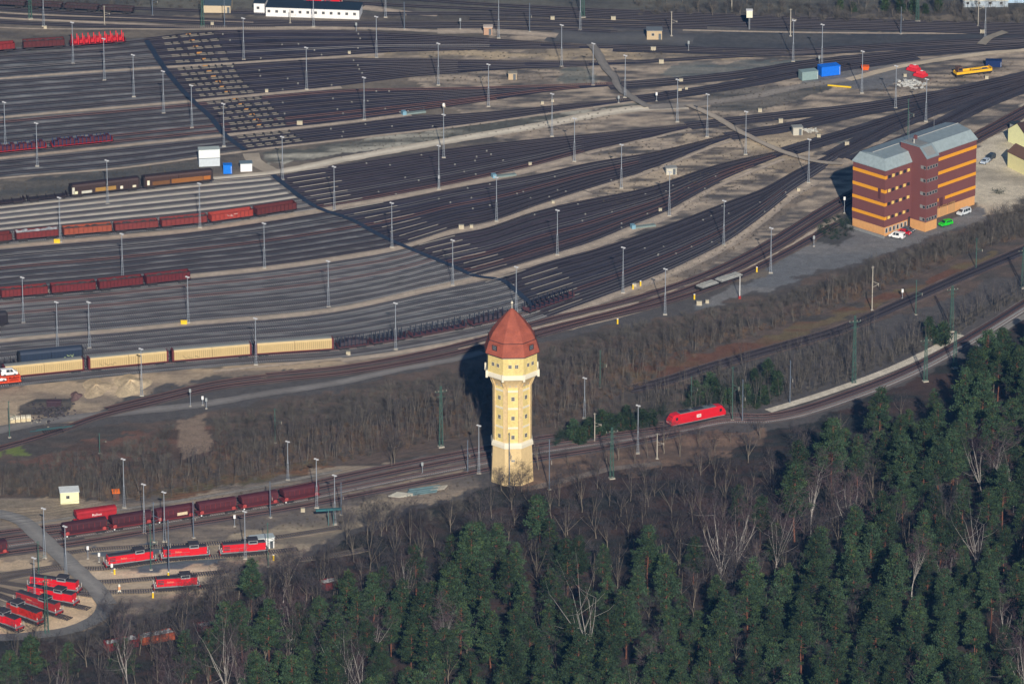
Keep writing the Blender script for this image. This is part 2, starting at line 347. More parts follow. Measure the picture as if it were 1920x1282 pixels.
yard("U1", [(-60, 98), (0, 92), (230, 76), (275, 71), (400, 58), (640, 57), (860, 69), (1120, 87), (1180, 89)], [(-60, 151), (0, 146), (300, 125), (460, 117), (640, 105), (707, 100), (853, 95), (1120, 91), (1180, 91)], 5, -60, 1170)
yard("U2", [(-60, 155), (0, 150), (300, 129), (640, 109), (900, 114), (1120, 117), (1230, 115)], [(-60, 223), (0, 218), (360, 187), (500, 176), (640, 161), (760, 146), (900, 134), (1100, 124), (1230, 118)], 6, -60, 1200)
yard("U3", [(-60, 231), (0, 225), (360, 193), (640, 168), (900, 164), (1040, 161), (1170, 157)], [(-60, 300), (0, 294), (420, 251), (640, 228), (760, 212), (900, 192), (1050, 170), (1170, 160)], 6, -60, 1160)
yard("U4", [(-60, 306), (0, 300), (420, 257), (640, 234), (760, 219), (900, 211), (1100, 194), (1200, 185)], [(-60, 339), (0, 332), (230, 312), (460, 281), (640, 260), (900, 230), (1080, 204), (1200, 188)], 3, -60, 1205)
yard("L0", [(-60, 387), (0, 380), (130, 365), (398, 335), (507, 326), (640, 308), (853, 277), (900, 271), (1100, 253), (1300, 234)], [(-60, 468), (0, 461), (213, 442), (377, 427), (545, 402), (640, 386), (730, 370), (907, 335), (1000, 312), (1100, 284), (1181, 266), (1300, 238)], 8, -60, 1295, .95, CONC, lit=(146, 138, 130), right=(53, 49, 58), rl=(66, 58, 64))
yard("L1", [(-60, 474), (0, 467), (377, 432), (640, 391), (730, 375), (907, 342), (1007, 327), (1100, 307), (1235, 285), (1370, 254)], [(-60, 560), (0, 553), (180, 536), (360, 515), (497, 502), (640, 482), (753, 462), (853, 431), (907, 421), (1007, 386), (1100, 355), (1230, 313), (1344, 268), (1380, 256)], 8, -60, 1370)
yard("L2", [(-60, 564), (0, 557), (180, 541), (360, 521), (497, 507), (640, 487), (753, 467), (853, 437), (907, 427), (1007, 394), (1100, 374), (1225, 349), (1344, 311), (1471, 284)], [(-60, 642), (0, 635), (227, 616), (353, 604), (640, 575), (807, 539), (900, 519), (1040, 478), (1100, 458), (1181, 424), (1252, 394), (1290, 372), (1357, 337), (1471, 290)], 8, -60, 1470, .8, CONC, right=(51, 48, 58), rl=(66, 58, 63))
yard("L3", [(-60, 650), (0, 643), (227, 623), (353, 611), (640, 582), (807, 546), (940, 519), (1040, 486), (1100, 471), (1262, 417), (1371, 376), (1439, 352), (1506, 316), (1570, 287)], [(-60, 733), (0, 727), (300, 697), (480, 682), (640, 672), (742, 658), (900, 628), (1000, 604), (1067, 580), (1187, 535), (1290, 491), (1357, 456), (1425, 406), (1479, 362), (1517, 336), (1570, 297)], 8, -60, 1566, .7, CONC, right=(46, 46, 56), rl=(58, 54, 60))

def line(pts, gap=None, sl=WOOD, rail=RUST, bed=(48, 47, 56), bw=3.8, rgb2=(66, 62, 66), z=.034):
    f = curve(pts); xs = np.arange(min(p[0] for p in pts), max(p[0] for p in pts)+.1, 6.0); n = 1 if gap is None else 2
    yy = f(xs); off = 0 if gap is None else gap
    ribbon("ballast_bed", list(zip(xs[::3], (yy+off/2)[::3])), bw if n == 1 else bw+4.3, z, bed, BM, 7, .5, 2.0, rgb2)
    track(xs, yy, sl, rail, z+.04)
    if n == 2: track(xs, yy+off, sl, rail, z+.04)
    return f
zz = .030
for pts, gp in (([(-60, 14), (0, 17), (250, 31), (380, 37), (640, 43), (830, 44), (1045, 46), (1200, 50), (1330, 52)], None), ([(-60, 27), (0, 30), (250, 38), (475, 46), (640, 49), (818, 51), (920, 52), (1045, 55), (1160, 60)], None),
        ([(-60, 39), (0, 42), (200, 49), (400, 51), (520, 50)], None), ([(640, -12), (900, 8), (1134, 20), (1400, 31), (1980, 49)], None), ([(480, -9), (700, 8), (900, 17), (1134, 27), (1400, 37), (1980, 55)], None),
        ([(720, 26), (900, 26), (1134, 33), (1400, 43), (1700, 51), (1980, 61)], None), ([(880, 35), (1045, 39), (1200, 43), (1400, 49), (1700, 57), (1980, 67)], None), ([(-60, -2), (0, 2), (250, 16), (400, 22), (640, 30)], None),
        ([(1150, 89), (1225, 91), (1400, 96), (1480, 97), (1600, 91), (1750, 82), (1980, 72)], 3), ([(1190, 117), (1290, 111), (1395, 105), (1500, 101), (1700, 88), (1980, 76)], None),
        ([(1140, 160), (1280, 150), (1400, 137), (1497, 121), (1640, 105), (1980, 78)], 4), ([(1195, 186), (1280, 174), (1400, 155), (1490, 138), (1600, 122), (1720, 104)], 3),
        ([(1290, 235), (1490, 213), (1620, 199), (1750, 178), (1980, 128)], 4), ([(1365, 255), (1490, 235), (1620, 207), (1690, 195), (1820, 164), (1980, 131)], 4), ([(1465, 286), (1620, 240), (1700, 215), (1780, 190), (1980, 140)], 4),
        ([(1560, 292), (1620, 262), (1690, 228), (1760, 203), (1850, 172), (1980, 136)], 4), ([(1600, 300), (1680, 270), (1755, 237), (1840, 195), (1980, 142)], 3)):
    zz += .005; line(pts, gp, z=zz)
# lines below the yard
dl = [([(500, 704), (640, 690), (860, 648), (1032, 600), (1199, 558), (1345, 506), (1440, 458), (1540, 396), (1600, 362), (1700, 318), (1824, 257), (1980, 172)], (70, 64, 66)),
      ([(-60, 857), (0, 841), (100, 812), (180, 783), (290, 755), (400, 729), (513, 714), (640, 701), (860, 661), (1032, 616), (1199, 573), (1345, 521), (1440, 474), (1540, 412), (1600, 376), (1700, 330), (1824, 268), (1980, 184)], (74, 62, 60)),
      ([(200, 768), (300, 743), (400, 720), (500, 706)], (70, 66, 68)), ([(1006, 631), (1105, 603), (1240, 570), (1365, 528), (1475, 474), (1570, 420)], (72, 62, 60))]
for p, c in dl: zz += .005; line(p, None, WOOD, RUSTL, c, 4.0, (98, 84, 78), zz)
MX = [-60, 0, 115, 360, 600, 640, 900, 1000, 1140, 1280]
MY = {"M1": [1010, 1000, 987, 951, 904, 895, 843, 824, 806, 791], "M2": [1022, 1012, 997, 960, 917, 908, 855, 837, 817, 797], "M3": [1034, 1024, 1008, 970, 930, 921, 869, 849, 828, 806], "M4": [1050, 1040, 1024, 984, 944, 936, 884, 863, 840, 812]}
MC = {}
for k, yy in MY.items():
    p = list(zip(MX, yy))
    if k == "M2": p += [(1356, 780), (1440, 784-4), (1600, 735), (1747, 672), (1800, 643), (1980, 532)]
    if k == "M3": p += [(1356, 791), (1440, 789), (1600, 745), (1747, 682), (1800, 653), (1980, 542)]
    zz += .005; MC[k] = line(p, None, CONC if k == "M3" else WOOD, RUSTL, (80, 70, 70), 4.4, (104, 94, 90), zz)
zz += .005; NC = line([(1180, 728), (1240, 714), (1327, 687), (1467, 647), (1580, 614), (1690, 567), (1800, 518), (1913, 470), (1980, 442)], 7, WOOD, RUST, (84, 72, 70), 2.6, (96, 82, 76), zz)
B = {}
for k, p in {"B1": [(110, 1040), (137, 1036), (392, 1020), (480, 1013), (640, 990)], "B2": [(0, 1088), (60, 1076), (104, 1068), (196, 1066), (300, 1052), (500, 1037), (560, 1030)], "B3": [(60, 1090), (180, 1092), (344, 1080), (430, 1072)], "B4": [(130, 1113), (290, 1108), (400, 1100), (450, 1096)],
        "F0": [(-60, 1086), (0, 1079), (104, 1064), (150, 1058)], "F1": [(-60, 1090), (0, 1093), (54, 1101), (152, 1114), (180, 1118)], "F2": [(-60, 1096), (0, 1106), (52, 1119), (146, 1138), (168, 1143)], "F3": [(-60, 1100), (0, 1118), (32, 1130), (112, 1156), (135, 1163)], "F4": [(-60, 1116), (0, 1143), (17, 1150), (78, 1173)], "F5": [(-80, 1140), (0, 1170), (40, 1186)], "F6": [(560, 1050), (640, 1040), (700, 1028)]}.items():
    zz += .005; B[k] = line(p, None, WOOD, RUST, (128, 116, 104), 3.2, (150, 134, 116), zz)
ribbon("ballast_bed", [(-60, 1040), (60, 1025), (160, 1010)], 6, .02, (74, 68, 70), BM)

# sandy walkways between the track groups
WK = (168, 150, 132); W2 = (140, 126, 114)
for pts, wd, we in (([(-60, 153), (0, 148), (300, 127), (460, 118), (640, 107), (720, 102)], 2.4, 3), ([(-60, 227), (0, 221), (360, 190), (500, 177), (640, 164)], 2.6, 2.8), ([(-60, 303), (0, 297), (420, 254), (560, 240), (640, 231), (770, 215)], 2.6, 3),
        ([(-60, 342), (0, 335), (230, 315), (460, 284), (640, 263), (900, 232), (1080, 206), (1200, 190)], 1.7, 2.0), ([(-60, 470), (0, 464), (213, 445), (377, 430), (545, 404), (640, 388), (730, 373), (907, 338), (993, 318), (1100, 292)], 3.2, 5.5),
        ([(-60, 562), (0, 555), (180, 539), (360, 518), (497, 504), (640, 484), (753, 464), (853, 434), (907, 424), (1007, 390), (1100, 360)], 3.4, 5.5), ([(-60, 646), (0, 639), (227, 619), (353, 607), (640, 579), (807, 542), (900, 521), (1040, 481), (1100, 464), (1190, 429), (1260, 400)], 3.2, 5.0),
        ([(640, 676), (742, 662), (900, 633), (1000, 610), (1067, 586), (1187, 541), (1290, 498), (1357, 463), (1425, 414), (1479, 369), (1530, 338)], 3.4, 4.5), ([(1100, 288), (1181, 270), (1290, 244), (1400, 229), (1500, 220)], 2.0, 1.5), ([(1100, 358), (1230, 318), (1344, 273), (1400, 257)], 2.4, 1.6), ([(1260, 402), (1290, 380), (1357, 344), (1471, 298)], 2.4, 2.0),
        ([(1187, 560), (1345, 515), (1440, 467), (1540, 404), (1600, 370)], 1.6, 2.0), ([(860, 655), (1032, 609), (1199, 567)], 1.6, 1.6), ([(1040, 624), (1199, 583), (1345, 531), (1440, 484), (1570, 408)], 1.6, 2.4), ([(400, 696), (600, 676), (642, 672)], 1.8, 2),
        ([(-60, 30), (0, 34), (195, 43), (400, 52), (640, 53), (720, 55), (820, 59)], 2.2, 3), ([(820, 59), (920, 59), (1045, 67)], 6.0, 5.0), ([(-60, 20), (0, 24), (250, 35), (475, 43)], 1.5, 1.5), ([(680, 14), (760, 24), (820, 30)], 6, 2), ([(1280, 57), (1480, 61), (1707, 63), (1930, 63)], 1.6, 1.6), ([(-60, 48), (0, 52), (250, 55), (640, 55)], 1.2, 1.6)):
    ribbon("path", pts, wd, .040, WK, GM, 5, .35, 2.0, W2, wend=we)
# light ballast walkways that mark the striped group
for k in range(1, 6):
    f = lambda q, k=k: GROUPS["L0"][0](q)+(GROUPS["L0"][1](q)-GROUPS["L0"][0](q))*k/8
    xs = np.arange(-20, float(diagx(f(500)))-6, 16); ribbon("path", list(zip(xs, f(xs))), 2.1, .046, (186, 174, 160), GM, 3, .12, 2.0, (160, 150, 138))
# roads
ribbon("road", [(395, 338), (440, 333), (500, 327), (640, 300), (853, 262), (1033, 232), (1130, 213), (1210, 203), (1290, 200)], 5.0, .052, (204, 190, 170), RM, 5, .5, 2.0, (164, 150, 134), wend=6.5)
ribbon("road", [(470, 288), (480, 305), (515, 324)], 5.0, .049, (150, 136, 120), RM, 5, .5, 2.0)
ribbon("road", [(1108, 86), (1120, 100), (1132, 125), (1150, 145), (1160, 165), (1185, 185), (1215, 203)], 3.0, .50, (126, 118, 111), RM, 5, .6, 2.0, (112, 105, 99))
ribbon("road", [(1215, 201), (1290, 197), (1400, 183), (1510, 161), (1610, 145), (1680, 125), (1760, 112), (1830, 102), (1980, 88)], 5.0, .056, (136, 126, 117), RM, 5, .4, 2.0, (120, 111, 104), wend=4)
ribbon("road", [(1590, 150), (1680, 127), (1760, 113), (1830, 103), (1980, 89)], 3.2, .062, (176, 158, 136), RM, 5, .4, 2.0)
ribbon("road", [(1290, 199), (1330, 216), (1380, 245), (1440, 275), (1480, 291), (1535, 306), (1580, 310)], 2.6, .50, (156, 142, 127), RM, 5, .5, 2.0, (140, 127, 114))
ribbon("road", [(1840, 86), (1855, 73), (1885, 62)], 3.0, .5, (128, 118, 106), RM)
ribbon("road", [(1030, 66), (1100, 72), (1180, 72), (1300, 76)], 13.0, .022, (94, 91, 89), RM, 5, 1.0, 2.0, (76, 74, 76))
ribbon("road", [(-60, 822), (0, 806), (60, 794), (170, 780), (400, 755), (480, 741), (640, 716), (760, 690), (860, 672), (905, 660)], 5.5, .060, (122, 115, 110), RM, 5, .5, 2.0, (104, 98, 95), wend=3.5)
ribbon("road", [(-60, 964), (0, 966), (30, 974), (70, 1004), (110, 1040), (150, 1078), (182, 1108), (200, 1136)], 5.2, .50, (130, 124, 119), RM, 7, .3, 2.0, (114, 109, 105))
ribbon("road", [(200, 1136), (185, 1160), (130, 1184), (60, 1194), (-60, 1200)], 4.6, .49, (104, 101, 99), RM, 5, .3, 2.0)
ribbon("path", [(1440, 772), (1520, 748), (1600, 721), (1680, 690), (1747, 658), (1800, 629)], 3.0, .30, (182, 170, 154), GM, 5, .2, 2.0)
ribbon("path", [(60, 982), (100, 976), (224, 956), (381, 932), (520, 906), (640, 881)], 1.8, .07, (126, 118, 110), GM, 3, .15, 2.0)
ribbon("path", [(1000, 914), (1060, 900), (1140, 880), (1240, 868)], 3.0, .045, (112, 100, 92), GM, 3, .3, 2.0)
ribbon("path", [(1820, 665), (1880, 620), (1980, 560)], 2.4, .2, (120, 114, 108), GM, 3, .3, 2.0)
# the dark drainage channel that crosses both halves of the yard
for pts in (DIAG[:6], DIAG[7:]): ribbon("drain_channel", pts, 1.8, .36, (44, 52, 66), RM, 3, .15, 1.0)
# ------------------------------------------------------------------ water tower
CREAM = mat("yellow_plaster", np.array([.82, .655, .27]), .85, .13, .5, streak=.25, scale2=1.4); CREAM2 = mat("ochre_plaster", np.array([.76, .57, .30]), .85, .14, .5, streak=.25, scale2=1.4); OCHRE = mat("sandstone_base", np.array([.77, .585, .31]), .9, .09, .7, streak=.3, scale2=2.0)
WHITE = mat("cream_trim", np.array([.84, .78, .62]), .8, .05, .8); TILE = mat("red_roof_tiles", A(154, 80, 62)*.74, .8, .2, 3.0, scale2=.5)
DARKW = mat("dark_window_glass", (.03, .035, .045), .15, .1, 1.0, spec=.6); WFR = mat("window_frame_white", (.55, .54, .5), .6, .05)
LEAD = mat("grey_metal", (.33, .35, .38), .4, .1, 1.0, metal=.5); BLACKM = mat("dark_iron", (.03, .032, .038), .6, .2)
def octa(rw, z, rot=0.0):          # octagon with one flat side towards -y, rw = half width across flats
    rr = rw/math.cos(math.pi/8); return [(rr*math.cos(-math.pi/2+math.pi/8+i*math.pi/4), rr*math.sin(-math.pi/2+math.pi/8+i*math.pi/4), z) for i in range(8)]
tw = thing("water_tower", "tall octagonal yellow water tower with a red pointed roof", "water tower", g(960, 896), R(3))
MB().use(OCHRE).rings([octa(5.75, -.5), octa(5.65, 1.5), octa(5.3, 10.6)]).build("base", tw)
MB().use(WHITE).rings([octa(5.32, 10.6), octa(5.7, 10.75), octa(5.65, 11.6), octa(5.35, 12.2), octa(5.15, 12.3)]).build("lower_cornice", tw)
b = MB().use(CREAM).rings([octa(5.05, 12.3), octa(5.0, 28.4)])
b.use(CREAM2)
for i in range(8):                  # corner pilasters
    a = -math.pi/2+math.pi/8+i*math.pi/4; M = Matrix.Rotation(a, 4, 'Z'); rr = 5.03/math.cos(math.pi/8)
    b.box(rr-.75, rr+.06, -.62, .62, 12.3, 28.2, M)
b.build("shaft", tw)
for zc in (16.6, 22.2, 27.2):
    r = MB().use(WHITE)
    for i in range(8):
        M = Matrix.Rotation(i*math.pi/4-math.pi/2, 4, 'Z'); r.box(4.9, 5.13, -1.40, 1.40, zc-.28, zc+.28, M)
    r.build("band", tw)
MB().use(CREAM2).rings([octa(5.0, 28.2), octa(5.12, 28.6), octa(5.6, 29.6), octa(6.5, 31.0), octa(6.62, 31.0)]).build("flare", tw)
for i in range(8):
    for off in (-1.75, 1.75):
        cb = MB().use(CREAM2); M = Matrix.Rotation(i*math.pi/4-math.pi/2, 4, 'Z'); n = 0
        pr = [(5.02, 27.6), (5.5, 28.6), (6.3, 30.6), (6.7, 31.0), (5.6, 31.0), (5.02, 29.2)]
        q = MB().prism(pr, -.16, .16, 'y'); cb.v += [tuple(M @ Vector((v[0], v[1]+off, v[2]))) for v in q.v]; cb.f += [tuple(n+k for k in f) for f in q.f]; cb.m += [0]*len(q.f); cb.build("corbel", tw)
MB().use(WHITE).rings([octa(6.62, 30.9), octa(7.05, 31.1), octa(7.05, 31.5), octa(6.85, 32.3), octa(6.7, 32.4)]).build("ring_cornice", tw)
MB().use(CREAM).rings([octa(6.66, 32.3), octa(6.62, 37.2)]).build("tank_wall", tw)
for p in octa(7.0, 0): MB().use(WHITE).box(p[0]-.3, p[0]+.3, p[1]-.3, p[1]+.3, 30.7, 32.7).build("corner_block", tw)
MB().use(WHITE).rings([octa(6.66, 37.1), octa(6.95, 37.3), octa(7.05, 37.75)]).build("eave_moulding", tw)
rf = MB().use(TILE).rings([octa(7.32, 37.7), octa(7.30, 37.85), octa(6.25, 41.3), octa(6.0, 41.7), octa(5.2, 43.3), octa(3.3, 45.9), octa(1.5, 48.0), octa(.25, 49.3)]).build("roof", tw)
MB().use(BLACKM).rings([octa(7.34, 37.55), octa(7.42, 37.62), octa(7.38, 37.72)]).build("gutter", rf)
q = MB().use(BLACKM); o1 = octa(6.32, 41.34); o2 = octa(6.32, 41.48)
for i in range(8):
    a, c = Vector(o1[i]), Vector(o1[(i+1) % 8]); q.tube(a, c, .09, n=4)
q.build("roof_break", rf)
for ang, nm in ((1, 1), (-1, 2), (4, 3)):
    M = Matrix.Rotation(ang*math.pi/4-math.pi/2, 4, 'Z')
    d = MB().use(TILE); pr = [(6.0, 40.9), (7.05, 40.6), (7.05, 39.0), (6.5, 38.9)]
    qq = MB().prism([(a, z) for a, z in pr], -1.0, 1.0, 'y'); d.v = [tuple(M @ Vector(v)) for v in qq.v]; d.f = qq.f; d.m = [0]*len(qq.f)
    dm = d.build("dormer", tw); pn = MB().use(BLACKM).box(7.03, 7.09, -.85, .85, 39.1, 40.55, M); pn.build("dormer_frame", dm)
    gl = MB().use(LEAD)
    for r_ in range(3):
        for c_ in range(3): gl.box(7.08, 7.12, -.6+c_*.42, -.28+c_*.42, 39.3+r_*.4, 39.6+r_*.4, M)
    gl.build("pane", dm)
f = MB().use(WHITE).tube((0, 0, 49.1), (0, 0, 51.6), .09, .06, 8)
f.rings([[(r*math.cos(t*math.pi/4), r*math.sin(t*math.pi/4), 50.9+z) for t in range(8)] for r, z in ((.05, -.36), (.3, -.2), (.36, 0), (.3, .2), (.05, .36))]).build("finial", tw)
def towin(i, off, z, wd, hh, r, nm="window"):
    M = Matrix.Rotation(i*math.pi/4-math.pi/2, 4, 'Z'); fr = MB().use(WFR)
    fr.box(r-.05, r+.05, off-wd/2, off+wd/2, z-hh/2, z+hh/2, M); w_ = fr.build(nm, tw)
    p = MB().use(DARKW); a, c = wd/2-.1, hh/2-.12
    for s1 in (-1, 1):
        for s2 in (-1, 1): p.box(r+.04, r+.065, off+s1*(a/2+.03)-a/2+.02, off+s1*(a/2+.03)+a/2-.02, z+s2*(c/2+.03)-c/2+.02, z+s2*(c/2+.03)+c/2-.02, M)
    p.build("pane", w_)
for i in range(8):
    for z_ in (25.0, 19.4, 13.9): towin(i, 0, z_, .95, 1.15, 5.06)
    if i % 2 == 0: towin(i, 0, 7.2, 1.0, .55, 5.5)
    for s in (-.85, .85): towin(i, s*1.05, 34.9, .95, 1.0, 6.64)
    for s in (-.8, .8): towin(i, s, 28.9, .3, .8, 5.2)
# ------------------------------------------------------------------ red office block
MAROON = mat("maroon_cladding", A(112, 68, 66)*.80, .7, .05, .6, streak=.2, scale2=.05); ORANGE = mat("orange_band", A(252, 140, 36)*.92, .55, .04)
TERRA = mat("buff_tile_base", A(206, 150, 96)*.8, .8, .10, 1.2); ZINC = mat("zinc_roof", A(124, 134, 138)*.80, .5, .14, .8, spec=.4); ZINC2 = mat("ribbed_zinc", A(142, 152, 154)*.80, .5, .16, .8)
PALE = mat("pale_yellow_frame", A(238, 196, 110)*.7, .6, .05); CONCR = mat("grey_concrete", A(128, 126, 124)*.8, .9, .12)
Lp, Cp, Rp = g(1600, 424), g(1657.5, 444), g(1828, 383.5)
ang = math.atan2((Rp-Cp).y, (Rp-Cp).x); LB, WB, HB = (Rp-Cp).length, (Lp-Cp).length, 21.0
ob = thing("office_building", "maroon five storey railway office block with orange bands and grey metal roof", "building", Cp, ang)
MB().use(TERRA).box(.1, LB-.1, .1, WB-.1, -.5, 3.0).build("ground_floor", ob)
MB().use(MAROON).box(0, LB, 0, WB, 2.9, HB).build("wall", ob)
e = .25; rf = MB().use(ZINC2)
lo = [(-e, -e), (LB+e, -e), (LB+e, WB+e), (-e, WB+e)]; hi = [(1.3, 1.5), (LB-1.3, 1.5), (LB-1.3, WB-1.5), (1.3, WB-1.5)]
rf.rings([[(*p, HB-.05) for p in lo], [(*p, HB+.25) for p in lo], [(*p, HB+3.1) for p in hi]], True).use(ZINC)
a_, b_ = (1.3, WB/2, HB+4.0), (LB-1.3, WB/2, HB+4.0); h4 = [(*p, HB+3.105) for p in hi]
rf.face([h4[0], h4[1], b_, a_]).face([h4[2], h4[3], a_, b_]).face([h4[3], h4[0], a_]).face([h4[1], h4[2], b_])
ro = rf.build("roof", ob)
MB().use(WFR).tube((1.3, WB/2, HB+4.02), (LB-1.3, WB/2, HB+4.02), .12, n=4).build("ridge_cap", ro)
sm = MB().use(ZINC)
for i in range(int(LB/.8)): sm.box(.9+i*.8, .96+i*.8, .3, .38, HB+.9, HB+1.4)
for k in range(2, int(LB)-2, 1): pass
TX0, TX1, TP, TD = 11.9, 17.3, 6.0, 4.6
st = MB().use(MAROON); pr = [(-TP, 3.0), (-TP, 23.4), (-TP+3.0, 26.3), (TD, 26.3), (TD, 3.0)]
st.prism(pr, TX0, TX1, 'x').build("stair_tower", ob)
MB().use(TERRA).box(TX0+.08, TX1-.08, -TP+.08, .1, -.5, 3.02).build("stair_tower_base", ob)
cp = MB().use(ZINC); cp.prism([(-TP-.12, 23.2), (-TP-.12, 23.5), (-TP+2.95, 26.48), (TD+.1, 26.48), (TD+.1, 26.3), (-TP+3.0, 26.32), (-TP+.05, 23.42)], TX0-.1, TX1+.1, 'x').build("stair_tower_roof", ob)
MB().use(CONCR).box(TX0+.9, TX1-.9, -TP+3.6, TD-.5, 26.49, 26.6).build("roof_deck", ob)
M = Matrix.Translation((0, -TP+1.45, 25.0)) @ Matrix.Rotation(math.atan2(2.9, 3.0), 4, 'X')
MB().use(CONCR).box(TX0+.8, TX1-.8, -1.5, 1.4, -.02, .10, M).build("skylight", ob)
MB().use(MAROON).box(16.2, 17.0, 2.4, 3.2, 26.4, 27.7).build("chimney", ob)
an = MB().use(LEAD).tube((14, 3.2, 26.4), (14, 3.2, 36), .10, .04, 4)
for k in range(8): an.tube((13.6, 3.2, 27+k*1.1), (14.4, 3.2, 27.1+k*1.1), .04, n=4)
an.build("antenna_mast", ob)
MB().use(WFR).tube((13.2, .4, 26.5), (13.2, .4, 27.9), .2, .18, 8).build("vent_pipe", ob)
MB().use(LEAD).tube((LB-8.4, WB-3, HB+3), (LB-8.4, WB-3, HB+6), .07, n=5).build("antenna", ob)
BZ = ((18.2, 19.25), (13.75, 14.8), (9.6, 10.6), (5.2, 6.2))
def band(p0, p1, q0, q1, z0, z1): MB().use(ORANGE).box(p0, p1, q0, q1, z0, z1).build("orange_band", ob)
for i, (z0, z1) in enumerate(BZ):
    if i == 1: band(-.06, .1, 2.9, WB+.03, z0, z1); band(-.06, .1, -.055, 1.6, z0, z1)
    else: band(-.06, .1, -.055, WB+.03, z0, z1)
    band(.1, .9, -.06, .1, z0, z1)
    if i == 3: band(TX1+.4, 24.6, -.06, .1, z0, z1); band(27.6, LB+.02, -.06, .1, z0, z1)
    else: band(TX1+.1, LB+.02, -.06, .1, z0, z1)
    for k in range(6):
        xx = 1.4+k*1.72; wd_ = MB().use(PALE if (k+i) % 2 else DARKW).box(xx, xx+.62, -.05, .1, z0+.02, z1-.02).build("window", ob)
        MB().use(DARKW if (k+i) % 2 == 0 else PALE).box(xx+.62, xx+1.12, -.045, .1, z0+.05, z1-.1).build("pane", wd_)
MB().use(mat("brown_louvre", A(86, 50, 50)*.8, .7)).box(-.04, .1, 1.75, 2.75, 11.6, 14.9).build("louvre", ob)
MB().use(mat("brown_louvre", 0)).box(25.2, 26.6, -.04, .1, 3.4, 6.2).build("louvre", ob)
for z_ in (19.8, 15.7, 11.5, 7.3, 3.3):
    for k in range(4):
        wf = MB().use(CONCR).box(TX0+.3+k*1.25, TX0+1.35+k*1.25, -TP-.05, -TP+.1, z_, z_+1.05).build("window", ob)
        MB().use(DARKW).box(TX0+.42+k*1.25, TX0+1.05+k*1.25, -TP-.075, -TP, z_+.15, z_+.9).build("pane", wf)
    wf = MB().use(CONCR).box(TX0-.05, TX0+.1, -TP+.2, -TP+2.3, z_, z_+1.05).build("window", ob)
    MB().use(DARKW).box(TX0-.075, TX0, -TP+.3, -TP+1.1, z_+.15, z_+.9).build("pane", wf)
for k in range(6):
    wf = MB().use(mat("grey_white_panel", (.45, .46, .45), .6)).box(.6+k*1.7, 1.9+k*1.7, .04, .2, .9, 2.5).build("window", ob)
    MB().use(DARKW).box(.75+k*1.7, 1.35+k*1.7, .015, .1, 1.1, 2.3).build("pane", wf)
MB().use(DARKW).box(10.7, 11.8, -.02, .2, 0, 3.6).build("entrance_door", ob)
for k in range(4): MB().use(mat("buff_gate", A(196, 148, 100)*.75, .7, .1)).box(18+k*3.7, 21.3+k*3.7, .0, .2, 0, 3.6).build("garage_door", ob)
tag(MB().use(CONCR).box(-1.4, -.9, -1, WB+1, -.2, .8).build("kerb_wall"), "low concrete wall along the short side of the maroon office block", "wall"); bpy.data.objects["kerb_wall"].location = Cp; bpy.data.objects["kerb_wall"].rotation_euler = (0, 0, ang)

# ------------------------------------------------------------------ cabins, huts, houses, containers
def hut(name, label, cat, px, py, L, Wd, Hh, wall, roofc, rot=0.0, roof='flat', win=1, ov=.2, door=True, group=None):
    t = thing(name, label, cat, g(px, py), rot, group); wm = cm(wall, .75, .08); rm = cm(roofc, .7, .12)
    MB().use(wm).box(-L/2, L/2, 0, Wd, -.2, Hh).build("wall", t)
    r = MB().use(rm)
    if roof == 'flat': r.box(-L/2-ov, L/2+ov, -ov, Wd+ov, Hh-.02, Hh+.22)
    elif roof == 'gable': r.prism([(-ov, Hh-.1), (Wd/2, Hh+Wd*.34), (Wd+ov, Hh-.1), (Wd+ov, Hh-.28), (Wd/2, Hh+Wd*.34-.2), (-ov, Hh-.28)], -L/2-ov, L/2+ov, 'x')
    elif roof == 'gabley': r.prism([(-L/2-ov, Hh-.1), (0, Hh+L*.34), (L/2+ov, Hh-.1), (L/2+ov, Hh-.28), (0, Hh+L*.34-.2), (-L/2-ov, Hh-.28)], -ov, Wd+ov, 'y')
    elif roof == 'pent': r.prism([(-ov, Hh+.05), (Wd+ov, Hh+.5), (Wd+ov, Hh+.3), (-ov, Hh-.12)], -L/2-ov, L/2+ov, 'x')
    r.build("roof", t)
    if roof in ('gable', 'gabley'):
        gb = MB().use(wm)
        if roof == 'gable':
            for xx in (-L/2+.002, L/2-.002): gb.face([(xx, .05, Hh-.02), (xx, Wd-.05, Hh-.02), (xx, Wd/2, Hh+Wd*.34-.22)])
        else:
            for yy in (.002, Wd-.002): gb.face([(-L/2+.05, yy, Hh-.02), (L/2-.05, yy, Hh-.02), (0, yy, Hh+L*.34-.22)])
        gb.build("gable", t)
    for k in range(win):
        xx = -L/2+L*(k+.5)/win-.1*(L/win); f_ = MB().use(WFR).box(xx-.5, xx+.5, -.05, .05, Hh*.42, Hh*.42+1.0).build("window", t)
        MB().use(DARKW).box(xx-.4, xx-.03, -.07, 0, Hh*.42+.1, Hh*.42+.9).box(xx+.03, xx+.4, -.07, 0, Hh*.42+.1, Hh*.42+.9).build("pane", f_)
    if door and L > 2.2: MB().use(cm((96, 100, 104), .6)).box(L/2-1.15, L/2-.3, -.04, .05, 0, min(2.1, Hh-.2)).build("door", t)
    return t
hut("site_cabin", "small cream cabin with two white windows near the loco depot", "cabin", 131, 944, 5.0, 3.0, 3.4, (238, 228, 180), (206, 206, 204), R(9), 'pent', 1, door=False)
hut("shelter", "small brown shed with bright orange roof beside the cream cabin", "shed", 218, 938, 1.7, 1.6, 2.2, (96, 66, 60), (240, 112, 40), R(9), 'pent', 0)
hut("equipment_container", "white metal container behind the red locos at the depot", "container", 493, 1029, 6.2, 2.6, 3.0, (236, 236, 232), (176, 182, 182), R(15), 'flat', 0)
